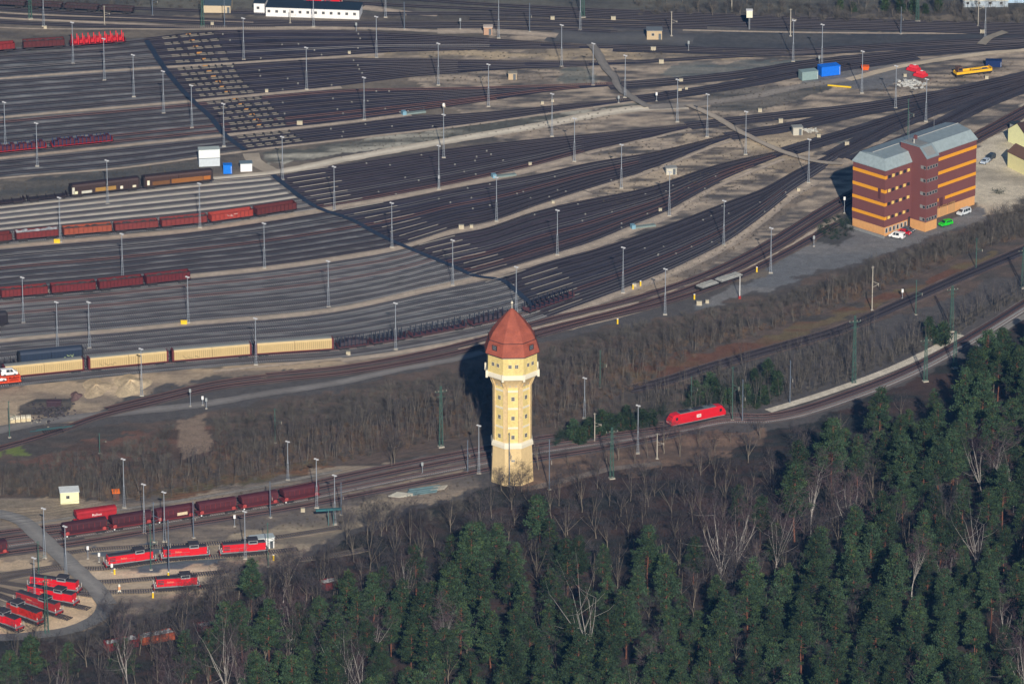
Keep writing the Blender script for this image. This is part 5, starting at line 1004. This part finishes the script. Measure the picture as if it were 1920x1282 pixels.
# rubble heaps
def heap(label, px, py, rx, ry, n, c, hmax=.6, name="rubble_heap"):
    p = g(px, py); q = MB().use(cm(c, .9, .2)); 
    for _ in range(n):
        u, v = random.gauss(0, .4), random.gauss(0, .4); s = random.uniform(.2, .55)*hmax; M = Matrix.Translation((u*rx, v*ry, s*.2)) @ Matrix.Rotation(random.random()*3, 4, 'Z') @ Matrix.Rotation(random.random(), 4, 'X'); q.box(-s, s, -s*.7, s*.7, -s*.4, s*.6, M)
    o = q.build(name); o.location = p; tag(o, label, "rubble", kind="stuff")
heap("heap of pale concrete rubble on the upper right gravel", 1708, 158, 5, 6, 70, (182, 178, 172), 1.3); heap("white rubble strip beside the small grey hut", 1520, 245, 4, 3, 60, (186, 180, 170), .7); heap("dark scrap and rubble on the sandy yard at left", 95, 772, 7, 9, 120, (70, 64, 66), .9); heap("loose pale planks near the timber pallets", 70, 790, 5, 4, 20, (150, 140, 124), .5)
def mound(label, px, py, rx, ry, h, rgb):
    p = g(px, py); n, m = 28, 10; V = []; CC = []
    for j in range(m):
        r_ = j/(m-1)
        for i in range(n):
            a = 2*math.pi*i/n; rr = r_*(1+.18*math.sin(3*a+1)+.1*math.sin(5*a)); V.append((rx*rr*math.cos(a), ry*rr*math.sin(a), h*(1-r_)**1.2*(1+.2*math.sin(4*a))-.02)); CC.append(A(*rgb)*(1+random.uniform(-.08, .08)))
    F = [(j*n+i, j*n+(i+1) % n, (j+1)*n+(i+1) % n, (j+1)*n+i) for j in range(m-1) for i in range(n)]
    o = npmesh("sand_heap", V, [f[::-1] for f in F], [GM], col=np.array(CC), smooth=True); o.location = p; tag(o, label, "sand heap")
mound("large pale sand heap beside the front track", 245, 722, 5, 9, 1.6, (178, 156, 126)); mound("low wide sand heap left of the larger one", 180, 727, 4, 8, 1.0, (170, 148, 120)); mound("small dark gravel heap on the sandy yard", 142, 743, 1.6, 4, .9, (104, 82, 78))
settle(); WAIT.clear()
# overhead wires of the electrified lines
WIRE = mat("copper_wire", (.05, .05, .052), .6, .1)
for k, (f, x0, x1, lb) in enumerate(((MC["M1"], -40, 1270, "overhead wire above the rearmost main line track"), (MC["M2"], -40, 1960, "overhead wire above the track of the electric locomotive"), (MC["M3"], -40, 1960, "overhead wire above the track of the maroon hopper wagons"), (NC, 1190, 1960, "overhead wire above the upper right line on the slope"))):
    t = thing("overhead_wire", lb, "overhead wire", (0, 0, 0), 0, "overhead wires"); xs = np.arange(x0, x1, 45.0); P = G(xs, f(xs))
    a = MB().use(WIRE); b = MB().use(WIRE); c = MB().use(WIRE)
    for i in range(len(xs)-1):
        p, q = Vector(P[i]), Vector(P[i+1]); u = Vector((0, 0, 5.9)); s0 = 7.3-(.9 if i % 6 in (3,) else .5*(i % 6 in (2, 4))); s1 = 7.3-(.9 if (i+1) % 6 in (3,) else .5*((i+1) % 6 in (2, 4)))
        a.tube(p+u, q+u, .028, n=3, caps=False); b.tube(p+Vector((0, 0, s0)), q+Vector((0, 0, s1)), .028, n=3, caps=False); c.tube(p+u, p+Vector((0, 0, s0)), .015, n=3, caps=False)
    a.build("contact_wire", t); b.build("carrier_wire", t); c.build("dropper", t)
# ------------------------------------------------------------------ trees and brush
BARK = mat("pine_bark", A(130, 84, 66)*.6, .9, .25, 2.0); NEED = mat("pine_needles", (1, 1, 1), .75, .22, .35, attr=True, spec=.2, objvar=.35); BIRCH = mat("birch_bark", (.50, .47, .44), .8, .2, 3.0); TWIGB = mat("birch_twigs", A(96, 78, 80)*.62, .9, .15)
BRK = mat("grey_bark", A(128, 116, 102)*.62, .9, .2, 2.0, objvar=.2); TWIG = mat("bare_twigs", A(78, 71, 72)*.54, .9, .2, 1.0, objvar=.4); SLIM = mat("pale_thin_bark", A(116, 107, 97)*.62, .9, .2, 1.0, objvar=.25)
class TM:                                         # thin tubes and blades gathered for one tree mesh
    def __init__(s): s.v = []; s.f = []
    def seg(s, a, b, r0, r1, n=4):
        d = b-a; 
        if d.length < 1e-5: return
        u = d.orthogonal().normalized(); v = d.normalized().cross(u); k = len(s.v)
        for c, r in ((a, r0), (b, r1)):
            for i in range(n): t = 2*math.pi*i/n; s.v.append(c+u*(r*math.cos(t))+v*(r*math.sin(t)))
        for i in range(n): j = (i+1) % n; s.f.append((k+i, k+j, k+n+j, k+n+i))
    def blade(s, a, b, w_, q):
        k = len(s.v); u = q*w_; s.v += [a-u, a+u, b+u*.3, b-u*.3]; s.f.append((k, k+1, k+2, k+3))
    def mesh(s, name, m): return npmesh(name, [tuple(p) for p in s.v], s.f, [m], link=False)
def rv(r, s=1.0): return Vector((r.gauss(0, s), r.gauss(0, s), r.gauss(0, s)))
def pine(seed, Ht, Rc, cb):
    r = random.Random(seed); tk = TM(); p = Vector((0, 0, -.3)); pts = [p]
    for k in range(7): p = p+Vector((r.gauss(0, .12), r.gauss(0, .12), (Ht+.3)/7)); pts.append(p)
    for k in range(7): tk.seg(pts[k], pts[k+1], .24*(1-k/8), .24*(1-(k+1)/8), 6)
    def axis(z): i = min(6, max(0, int(z/Ht*7))); t = (z/Ht*7)-i; return pts[i].lerp(pts[i+1], t)
    Q = []; CC = []; nb = 84; rg = np.random.default_rng(seed)
    for k in range(nb):
        t = (k+r.random())/nb; z = Ht*(cb+(1-cb)*t); L = Rc*(1.12*(1-t)**.70*(.62+.38*min(1, t/.18)))*r.uniform(.45, 1.22)+.2
        a = k*2.399+r.gauss(0, .5); d = Vector((math.cos(a), math.sin(a), r.uniform(-.12, .25)+.45*t)); o = axis(z); e = o+d*L; tk.seg(o, e, .05, .02, 3)
        for c in range(max(1, int(L/.52))):
            u = .35+.65*(c+1)/max(1, int(L/.52)); cc = o+d*(L*u)+Vector((r.gauss(0, .15), r.gauss(0, .15), r.gauss(0, .12))); s = r.uniform(.42, .74); n = 24
            base = np.array([.032, .058, .030])*(.52+1.25*r.random()); 
            if r.random() < .16: base = base*np.array([1.35, 1.18, .8])
            P = rg.normal(size=(n, 3))*np.array([s*.62, s*.62, s*.36])+np.array(cc); D = rg.normal(size=(n, 3))+np.array([0, 0, .9])+np.array(d)*.5; D /= np.linalg.norm(D, axis=1)[:, None]
            U = np.cross(D, rg.normal(size=(n, 3))); U /= np.linalg.norm(U, axis=1)[:, None]; ln = rg.uniform(.24, .46, (n, 1)); wd = rg.uniform(.06, .13, (n, 1))
            q = np.stack([P-U*wd, P+U*wd, P+D*ln+U*wd*.5, P+D*ln-U*wd*.5], 1); Q.append(q); CC.append(np.repeat((base*rg.uniform(.8, 1.2, (n, 1)))[:, None, :], 4, 1))
    for k in range(r.randrange(2, 6)):
        z = Ht*cb*r.uniform(.55, 1); a = r.random()*6.28; tk.seg(axis(z), axis(z)+Vector((math.cos(a)*1.3, math.sin(a)*1.3, .1)), .04, .015, 3)
    V = np.concatenate(Q).reshape(-1, 3); CC = np.concatenate(CC).reshape(-1, 3)
    return [("trunk", tk.mesh("pine_trunk", BARK)), ("crown", npmesh("pine_crown", V, np.arange(len(V)).reshape(-1, 4), [NEED], col=CC, link=False))]
def bare(seed, Ht, spread, m1, m2, fork=.35, lean=0.0, twigs=7, tw_w=.022, levels=3, r0=.2, white=None, up=.10):
    r = random.Random(seed); tk = TM(); cr = TM(); wl = TM()
    def grow(p, d, L, rad, lv):
        n = 3; q = p
        for k in range(n):
            d2 = (d+rv(r, .09)+Vector((0, 0, up))).normalized(); e = q+d2*(L/n); tp = .3 if lv == 0 else .62; ra, rb = rad*(1-tp*k/n), rad*(1-tp*(k+1)/n)
            (tk if lv == 0 or (not white and lv == 1) else (wl if white and lv <= white else cr)).seg(q, e, ra, rb, 5 if lv == 0 else 3); 
            if lv >= 1:
                for c in range(1 if lv < levels else 2):
                    s = (d2*.5+rv(r, .55)+Vector((0, 0, .25))).normalized(); 
                    if lv < levels: grow(e, s, L*r.uniform(.4, .62), rb*.6, lv+1)
                    else:
                        w_ = s.orthogonal().normalized(); f = e+s*(L*r.uniform(.5, 1.0)); cr.blade(e, f, tw_w, w_)
                        for j in range(twigs-4): s2 = (s+rv(r, .5)).normalized(); m_ = e.lerp(f, r.uniform(.2, .9)); cr.blade(m_, m_+s2*(L*r.uniform(.3, .6)), tw_w*.8, s2.orthogonal().normalized())
            q = e; d = d2
        return q, d
    top, d = grow(Vector((0, 0, -.3)), Vector((lean, 0, 1)).normalized(), Ht*fork, r0, 0)
    nb = r.randrange(4, 7)
    for k in range(nb):
        a = k*6.28/nb+r.random(); s = (d*1.15+Vector((math.cos(a), math.sin(a), 0))*spread*r.uniform(.5, 1.1)).normalized(); grow(top-d*r.random()*Ht*.12, s, Ht*(1-fork)*r.uniform(.62, .85), r0*.5, 1)
    grow(top, d, Ht*(1-fork)*.8, r0*.6, 1)
    out = [("trunk", tk.mesh("tree_trunk", m1)), ("crown", cr.mesh("tree_crown", m2))]
    if white: out.append(("limbs", wl.mesh("tree_limbs", m1)))
    return out
def slim(seed, Ht):
    r = random.Random(seed); tk = TM(); cr = TM(); ns = r.randrange(1, 4)
    for s in range(ns):
        p = Vector((r.gauss(0, .4), r.gauss(0, .4), -.2)); d = Vector((r.gauss(0, .1), r.gauss(0, .1), 1)).normalized(); H_ = Ht*r.uniform(.7, 1.1)
        for k in range(6):
            e = p+(d+rv(r, .05)).normalized()*(H_/6); tk.seg(p, e, .075*(1-k/7), .075*(1-(k+1)/7), 4)
            if k >= 2:
                for c in range(4):
                    s_ = (Vector((r.gauss(0, .6), r.gauss(0, .6), .9))).normalized(); b0 = p.lerp(e, r.random()); f = b0+s_*r.uniform(.7, 1.7); cr.blade(b0, f, .026, s_.orthogonal().normalized())
                    for j in range(2): s2 = (s_+rv(r, .5)).normalized(); m_ = b0.lerp(f, r.uniform(.3, .9)); cr.blade(m_, m_+s2*r.uniform(.4, .9), .02, s2.orthogonal().normalized())
            p = e
    return [("trunk", tk.mesh("slim_trunk", SLIM)), ("crown", cr.mesh("slim_crown", TWIG))]
def bush(seed, H_, n=46, w_=.024):
    r = random.Random(seed); t = TM()
    for k in range(n):
        d = Vector((r.gauss(0, .55), r.gauss(0, .55), 1)).normalized(); a = Vector((r.gauss(0, .35), r.gauss(0, .35), -.05)); e = a+d*H_*r.uniform(.55, 1.1); t.blade(a, e, w_, d.orthogonal().normalized())
        for j in range(3): m_ = a.lerp(e, r.uniform(.35, .95)); s2 = (d+rv(r, .5)).normalized(); t.blade(m_, m_+s2*H_*r.uniform(.2, .4), w_*.8, s2.orthogonal().normalized())
    return np.array([tuple(p) for p in t.v], np.float32), np.array(t.f, np.int32)
def scatter(poly, d, seed, keep=1.0, xr=(-40, 1970), yr=None, ynear=None):
    """base points at least d apart inside a surveyed outline"""
    r = random.Random(seed); pts = []; cell = {}
    xs = [p[0] for p in poly]; ys = [p[1] for p in poly]; x0, x1, y0, y1 = max(min(xs), xr[0]), min(max(xs), xr[1]), min(ys), max(ys)
    P = [tuple(map(float, g(a, b)[:2])) for a, b in ((x0, y0), (x1, y0), (x0, y1), (x1, y1))]; X0, X1 = min(p[0] for p in P), max(p[0] for p in P); Y0, Y1 = min(p[1] for p in P), max(p[1] for p in P)
    n = int((X1-X0)*(Y1-Y0)/(d*d)*9); C_ = np.array([(r.uniform(X0, X1), r.uniform(Y0, Y1)) for _ in range(n)]); qx, qy = PX(C_[:, 0], C_[:, 1]); ok = inpoly(qx, qy, poly) & (qx > xr[0]) & (qx < xr[1])
    for (x_, y_), a, b in zip(C_[ok], qx[ok], qy[ok]):
        i, j = int(x_//d), int(y_//d)
        if any((x_-u)**2+(y_-v)**2 < d*d for di in (-1, 0, 1) for dj in (-1, 0, 1) for u, v in cell.get((i+di, j+dj), ())): continue
        if r.random() > keep: continue
        cell.setdefault((i, j), []).append((x_, y_)); pts.append((x_, y_, a, b))
    return sorted(pts, key=lambda p: p[3])
def plant(variants, protos, name, cat, label, group, x_, y_, sc, rot, k):
    if k not in protos:
        t = thing(name, label, cat, (x_, y_, 0), rot, group); t.scale = (sc,)*3
        for nm, me in variants[k]: o = bpy.data.objects.new(nm, me); COL.objects.link(o); o.parent = t
        protos[k] = t; return t
    return dup(protos[k], (x_, y_, 0), rot, label, sc, group)
def merge(name, variants, items, mats_of, label, cat):
    """far or hidden trees of one wood that nobody could count, as one mass"""
    parts = {}
    for k, x_, y_, sc, rot in items:
        for nm, me in variants[k]:
            if me.name not in parts:
                V = np.zeros(len(me.vertices)*3, np.float32); me.vertices.foreach_get("co", V); F = np.zeros(len(me.loops), np.int32); me.loops.foreach_get("vertex_index", F); cc = None
                if "col" in me.color_attributes: cc = np.zeros(len(V)//3*4, np.float32); me.color_attributes["col"].data.foreach_get("color", cc); cc = cc.reshape(-1, 4)[:, :3]
                parts[me.name] = (V.reshape(-1, 3), F.reshape(-1, 4), me.materials[0], cc)
    mats_ = []; VV = []; FF = []; MI = []; CC = []; n = 0
    for k, x_, y_, sc, rot in items:
        for nm, me in variants[k]:
            V, F, m, cc = parts[me.name]; c, s = math.cos(rot), math.sin(rot); W_ = V*sc; W_ = np.c_[W_[:, 0]*c-W_[:, 1]*s+x_, W_[:, 0]*s+W_[:, 1]*c+y_, W_[:, 2]]
            if m not in mats_: mats_.append(m)
            VV.append(W_); FF.append(F+n); MI.append(np.full(len(F), mats_.index(m))); n += len(V); CC.append(cc if cc is not None else np.ones((len(V), 3)))
    if VV: tag(npmesh(name, np.concatenate(VV), np.concatenate(FF), mats_, np.concatenate(MI), np.concatenate(CC)), label, cat, kind="stuff")
rt = random.Random(99)
PINE_P = [(1980, 640), (1900, 690), (1840, 735), (1790, 775), (1730, 812), (1650, 840), (1570, 865), (1510, 890), (1520, 920), (1600, 915), (1680, 930), (1650, 1010), (1570, 1060), (1500, 1120), (1380, 1150), (1250, 1150), (1150, 1165), (1060, 1150), (960, 1110), (890, 1120), (800, 1185), (640, 1215), (560, 1270), (470, 1330), (440, 1420), (1980, 1420)]
pv = [pine(100+k, h, w_, c) for k, (h, w_, c) in enumerate(((17, 3.6, .30), (15.5, 3.4, .26), (18.5, 3.9, .36), (17, 3.0, .26), (14, 3.2, .22), (17.5, 3.4, .40), (13, 3.0, .18), (15, 4.0, .32)))]
pts = scatter(PINE_P, 7.7, 5, .88); pts += [(*g(a, b)[:2], a, b) for a, b in ((930, 1075), (472, 1160), (455, 1250), (505, 1262), (1064, 1118), (1085, 1110), (1385, 985), (1500, 950), (1545, 900), (60, 1290), (130, 1300), (20, 1310), (700, 1165), (780, 1120), (845, 1090), (1010, 1060), (1030, 1085), (1130, 1100), (1215, 1115), (1300, 1095), (1425, 1030), (1455, 1065), (1490, 1015), (1560, 930), (720, 1150), (650, 1180), (600, 1215), (560, 1230), (420, 1240), (395, 1275), (350, 1300), (230, 1290), (900, 1085), (880, 1100))]
pts.sort(key=lambda p: -p[3]); inside = [p for p in pts if p[3] < 1372]; pts += scatter([(1960, 640), (2140, 560), (2140, 1480), (430, 1480), (430, 1415), (1960, 1415)], 10.5, 77, .9, xr=(430, 2140)); vis = inside[:296]; 
# the largest looking ones stand nearest; spread the individuals over the whole visible wood by dropping those fully behind
rest = [p for p in pts if p not in set(vis)]
pr = {}; REG = (("dark green pine in the dense wood below the main line, right half", 1200, 3000), ("dark green pine in the wood in front of the water tower", 780, 1200), ("dark green pine at the left margin of the wood", -99, 780))
for x_, y_, a, b in vis:
    lb = next(l for l, u, v in REG if u <= a < v); plant(pv, pr, "pine_tree", "pine tree", lb, "pines of the lower wood", x_, y_, rt.uniform(.74, 1.2), rt.random()*6.28, rt.randrange(8))
merge("pine_wood", pv, [(rt.randrange(8), p[0], p[1], rt.uniform(.82, 1.16), rt.random()*6.28) for p in rest], None, "farther pines standing close together as one dark wood", "wood")
# small spruces along the main line
sv = [pine(300+k, h, w_, .06) for k, (h, w_) in enumerate(((5.5, 1.25), (7, 1.4), (4.5, 1.2)))]; pr = {}
for a, b in ((1105, 822), (1125, 816), (1142, 812), (1165, 808), (1183, 806), (1205, 800), (1222, 797), (1075, 826), (1090, 832), (1300, 752), (1322, 756), (1345, 748), (1362, 762), (1398, 760), (1415, 764), (1432, 756), (1300, 758), (1758, 645), (1748, 640), (1768, 648), (1420, 730), (1452, 742), (1176, 790), (1330, 735), (1440, 715)):
    lb = ("small green spruce in the row behind the electric locomotive" if a > 1250 and a < 1460 else "small green spruce in the hedge left of the electric locomotive") if a < 1500 else "small green spruce near the upper line at right"
    x_, y_ = g(a, b)[:2]; plant(sv, pr, "spruce_tree", "spruce", lb, "small spruces along the main line", x_, y_, rt.uniform(.8, 1.25), rt.random()*6.28, rt.randrange(3))
# white birches
bv = [bare(500+k, 15, sp, BIRCH, TWIGB, fk, 0, 8, .018, 3, .14, white=2, up=.16) for k, (sp, fk) in enumerate(((.36, .32), (.46, .26), (.28, .40), (.52, .22)))]; pr = {}
for k, (a, b, tp) in enumerate(((760, 1135, 1045), (700, 1240, 1150), (822, 1262, 1130), (655, 1330, 1170), (690, 1345, 1200), (1107, 1265, 1068), (1205, 1310, 1205), (1350, 1100, 932), (1372, 1095, 935), (1452, 1085, 945), (1520, 1005, 868), (1585, 1020, 888), (1845, 945, 818), (1835, 1085, 948), (1710, 1125, 1010), (1778, 1110, 1030), (1882, 1235, 1130), (531, 1130, 1035), (240, 1315, 1180), (545, 1230, 1110), (100, 1340, 1240), (425, 1325, 1170), (450, 1345, 1225), (880, 1075, 1000), (1735, 1340, 1240), (1195, 1360, 1255), (1860, 950, 820), (1918, 1330, 1180), (1455, 1365, 1260), (320, 1340, 1230), (1900, 960, 850))):
    x_, y_ = g(a, b)[:2]; h = (b-tp)/(6.5*(b+3800)/4441*.937); t = plant(bv, pr, "birch_tree", "birch", "", "white birches of the lower wood", x_, y_, h/15.0, rt.random()*6.28, k % 4); later(t, "bare white birch", a, b-40)
# bare broadleaf trees in front of the pines and along the depot
BARE_P = [(430, 1120), (560, 1085), (680, 1030), (780, 990), (900, 950), (1000, 948), (1100, 930), (1280, 900), (1420, 860), (1560, 815), (1690, 775), (1740, 850), (1700, 920), (1640, 1000), (1500, 1110), (1380, 1140), (1250, 1140), (1100, 1150), (960, 1095), (800, 1170), (640, 1200), (560, 1260), (440, 1330), (440, 1420), (-60, 1420), (-60, 1255), (60, 1240), (200, 1225), (330, 1190), (400, 1150)]
tv = [bare(700+k, h, sp, BRK, TWIG, fk, 0, 7, .02, 3, .18) for k, (h, sp, fk) in enumerate(((13, .7, .3), (12, .85, .25), (14.5, .5, .38), (11, .9, .2), (13.5, .6, .35), (10, .8, .25)))]; pr = {}
pts = scatter(BARE_P, 6.0, 8, .85); pts += scatter(PINE_P, 9.5, 9, .55); pts += [(*g(a, b)[:2], a, b) for a, b in ((345, 1140), (372, 1128), (398, 1122), (390, 1136), (410, 1128), (425, 1120), (350, 1150), (362, 1142), (382, 1148), (420, 1110), (330, 1160), (232, 1170), (210, 1190), (940, 920), (958, 924), (978, 922), (965, 928), (990, 918), (1050, 912), (1085, 905), (1120, 915), (1180, 905), (740, 870), (735, 875), (1010, 880), (1065, 872), (1160, 862), (1190, 870), (1215, 858), (1245, 850), (1275, 856), (1310, 838), (1340, 846), (1370, 830), (1400, 836), (1425, 822), (1140, 880), (1240, 880), (1330, 868), (1120, 890), (700, 1000), (715, 1005), (690, 1012), (725, 995), (650, 1020), (740, 985), (205, 1236), (222, 1240), (240, 1233), (262, 1228), (285, 1238), (300, 1226), (322, 1230), (345, 1218), (365, 1224), (385, 1210), (405, 1216), (428, 1206), (445, 1212), (575, 1126), (600, 1122), (625, 1118), (640, 1124), (875, 1056), (895, 1052), (910, 1050))]
near = [p for p in pts if p[3] < 1365]; rt.shuffle(near); vis = near[:298]; rest = [p for p in pts if p not in set(vis)]
for x_, y_, a, b in vis:
    lb = "bare grey brown tree in the belt between main line and pines" if b < 1060 else ("bare grey brown tree in the thicket below the loco depot" if a < 640 else "bare grey brown tree standing among the pines")
    sc = rt.uniform(.55, 1.1)*(.62 if (b < 930 or (a < 430 and b < 1175)) else 1); plant(tv, pr, "bare_tree", "bare tree", lb, "bare broadleaf trees", x_, y_, sc, rt.random()*6.28, rt.randrange(6))
merge("bare_wood", tv, [(rt.randrange(6), p[0], p[1], rt.uniform(.6, .95), rt.random()*6.28) for p in rest], None, "more bare trees crowding the same belt as one mass", "wood")
# slim pale trunks on the embankments
S1 = [(-40, 905), (120, 890), (330, 880), (420, 842), (640, 800), (800, 752), (900, 745), (1000, 722), (1130, 672), (1290, 635), (1440, 606), (1560, 545), (1750, 485), (1920, 432), (1980, 415), (1980, 425), (1800, 480), (1690, 530), (1560, 580), (1467, 612), (1330, 655), (1200, 725), (1060, 788), (1000, 800), (900, 812), (780, 836), (640, 866), (400, 918), (220, 943), (-40, 925)]
S2 = [(1290, 752), (1360, 735), (1500, 700), (1620, 668), (1720, 630), (1800, 600), (1960, 530), (1960, 540), (1800, 622), (1740, 652), (1600, 710), (1440, 760), (1390, 772), (1290, 776)]
S3 = [(1000, 806), (1060, 795), (1150, 768), (1225, 738), (1300, 714), (1420, 684), (1560, 644), (1640, 622), (1620, 660), (1500, 695), (1360, 728), (1290, 745), (1250, 775), (1200, 790), (1100, 800)]
lv = [slim(900+k, h) for k, h in enumerate((8, 7, 9, 6.5, 8.5, 7.5))]; pr = {}
pts = scatter(S1, 3.0, 12, .85)+scatter(S2, 2.7, 13, .9)+scatter(S3, 3.2, 14, .9); bad = [(320, 780), (398, 780), (400, 868), (325, 868)]; pts = [p for p in pts if not inpoly(p[2], p[3], bad)]
rt.shuffle(pts); vis, rest = pts[:298], pts[298:]
for x_, y_, a, b in vis:
    lb = "slim pale trunk in the strip between the two right hand lines" if inpoly(a, b, S2) else ("slim pale trunk on the slope left of the water tower" if a < 960 else "slim pale trunk on the slope right of the water tower")
    plant(lv, pr, "slim_tree", "slim tree", lb, "slim bare trunks on the embankment", x_, y_, rt.uniform(.7, 1.1), rt.random()*6.28, rt.randrange(6))
merge("slope_wood", lv, [(rt.randrange(6), p[0], p[1], rt.uniform(.65, 1.05), rt.random()*6.28) for p in rest], None, "more slim bare trunks crowding the embankments as one mass", "wood")
# low brush
bu = [bush(40+k, h) for k, h in enumerate((2.6, 2.0, 3.2, 1.5))]
def brush(poly, d, seed, keep, sc, m, name="undergrowth"):
    VV = []; FF = []; n = 0; r = random.Random(seed)
    for x_, y_, a, b in scatter(poly, d, seed, keep):
        if inpoly(a, b, bad): continue
        V, F = bu[r.randrange(4)]; s = r.uniform(.6, 1.2)*sc; t = r.random()*6.28; c, q = math.cos(t), math.sin(t)
        VV.append(np.c_[(V[:, 0]*c-V[:, 1]*q)*s+x_, (V[:, 0]*q+V[:, 1]*c)*s+y_, V[:, 2]*s]); FF.append(F+n); n += len(V)
    if VV: tag(npmesh(name, np.concatenate(VV), np.concatenate(FF), [m]), kind="stuff")
BR1 = mat("grey_brush", A(100, 93, 86)*.64, .95, .3, .25); BR2 = mat("reddish_brush", A(116, 95, 78)*.64, .95, .3, .25); BR5 = mat("dry_weeds", A(104, 94, 80)*.62, .95, .3, .25); BR4 = mat("dark_brush", A(62, 56, 58)*.6, .95, .3, .25); BR3 = mat("dark_green_brush", A(52, 66, 52)*.6, .95, .3, .25)
brush([(200, 850), (330, 800), (420, 790), (640, 742), (800, 712), (905, 694), (1010, 660), (1130, 630), (1290, 592), (1440, 565), (1560, 528), (1640, 500), (1780, 452), (1850, 428), (1980, 370), (1980, 430), (1560, 545), (1290, 640), (1000, 725), (640, 800), (330, 885), (200, 905)], 2.2, 21, .8, 1.0, BR1)
brush(S3, 2.2, 37, .8, .9, BR1); brush([(1040, 836), (1100, 812), (1250, 786), (1250, 772), (1150, 785), (1050, 815)], 1.5, 35, .9, 1.0, BR3); brush([(1285, 768), (1440, 756), (1440, 720), (1330, 725), (1290, 745)], 1.8, 36, .8, 1.1, BR3); brush(S1, 2.3, 22, .7, .75, BR2); brush(S1, 3.4, 38, .6, .9, BR1); brush(S2, 2.2, 23, .8, .9, BR1)
brush(BARE_P, 3.6, 24, .6, .8, BR4); brush(PINE_P, 4.5, 25, .6, .9, BR3)
brush([(-40, 890), (160, 850), (240, 870), (260, 935), (-40, 930)], 2.0, 26, .7, .9, BR1); brush([(60, 1235), (200, 1175), (330, 1130), (440, 1085), (560, 1060), (680, 1015), (760, 975), (900, 925), (900, 955), (680, 1040), (430, 1125), (200, 1230)], 2.4, 27, .7, .9, BR1)
brush([(1190, 30), (1330, 28), (1560, 40), (1800, 45), (1980, 46), (1980, 20), (1200, 6)], 3.0, 28, .6, 1.1, BR1); brush([(0, -2), (250, 12), (420, 18), (420, 6), (0, -12)], 3, 29, .5, .8, BR1)
brush([(1530, 440), (1545, 415), (1590, 405), (1600, 435), (1570, 452)], 1.6, 30, .9, .7, BR3); brush([(1640, 500), (1780, 452), (1835, 428), (1920, 378), (1980, 350), (1980, 420), (1780, 480), (1560, 545), (1500, 560)], 1.8, 31, .9, 1.2, BR1)
for k, wp in enumerate(([(760, 138), (1100, 126), (1150, 155), (900, 160), (760, 150)], [(640, 268), (1060, 212), (1200, 195), (1100, 242), (860, 258), (640, 296)], [(1110, 287), (1290, 246), (1480, 216), (1480, 233), (1300, 274), (1120, 312)], [(1110, 362), (1380, 262), (1560, 262), (1470, 288), (1260, 372), (1120, 400)], [(1260, 385), (1480, 300), (1540, 300), (1400, 350), (1290, 395)], [(1320, 172), (1560, 150), (1500, 200), (1330, 226)], [(1190, 548), (1480, 372), (1530, 345), (1440, 430), (1290, 522)], [(1620, 165), (1900, 110), (1900, 130), (1680, 190)], [(0, 345), (390, 300), (390, 325), (120, 362), (0, 372)], [(270, 735), (640, 680), (640, 700), (440, 712), (300, 745)], [(390, 935), (900, 850), (900, 900), (640, 985), (420, 1005)], [(700, 98), (1120, 98), (1500, 98), (1480, 106), (900, 110)])): brush(wp, 1.9, 60+k, .5, .22, BR5, "weeds")
# trees and hedges beyond the far tracks
pr = {}
for a, b in [(x_, 28+rt.uniform(-8, 6)) for x_ in range(1310, 1920, 26)]+[(x_, 6+rt.uniform(-4, 3)) for x_ in range(1190, 1900, 30)]:
    x_, y_ = g(a, b)[:2]; plant(tv, pr, "hedge_tree", "bare tree", "low bare tree in the far hedge at the top right", "far hedge trees", x_, y_, rt.uniform(.35, .55), rt.random()*6.28, rt.randrange(6))
pr = {}
for a, b in ((1690, 24), (1712, 26), (1735, 25), (1600, 22), (1575, 18), (1760, 22), (1660, 20)):
    x_, y_ = g(a, b)[:2]; plant(sv, pr, "hedge_conifer", "conifer", "small dark conifer in the far hedge at the top right", "far hedge conifers", x_, y_, rt.uniform(.6, .9), rt.random()*6.28, rt.randrange(3))
o = tag(npmesh("meadow_brush", *bu[3], [BR3]), "low dark shrub on the sandy ground right of the office block", "shrub"); o.location = g(1872, 361); o.scale = (2.2, 2.5, .7)
settle()
# ------------------------------------------------------------------ the hazy air
hz = MB(); hm = bpy.data.materials.new("haze_air"); hm.use_nodes = True; hn = hm.node_tree; hn.nodes.clear()
ho = hn.nodes.new("ShaderNodeOutputMaterial"); hv = hn.nodes.new("ShaderNodeVolumePrincipled"); hv.inputs["Color"].default_value = (.14, .44, 1.0, 1); hv.inputs["Density"].default_value = 3.3e-5; hv.inputs["Anisotropy"].default_value = 0.0
hn.links.new(hv.outputs[0], ho.inputs["Volume"]); hb = hz.use(hm).box(-9600, 9600, -2900, 20800, -1.5, 655).build("haze"); tag(hb, kind="stuff")
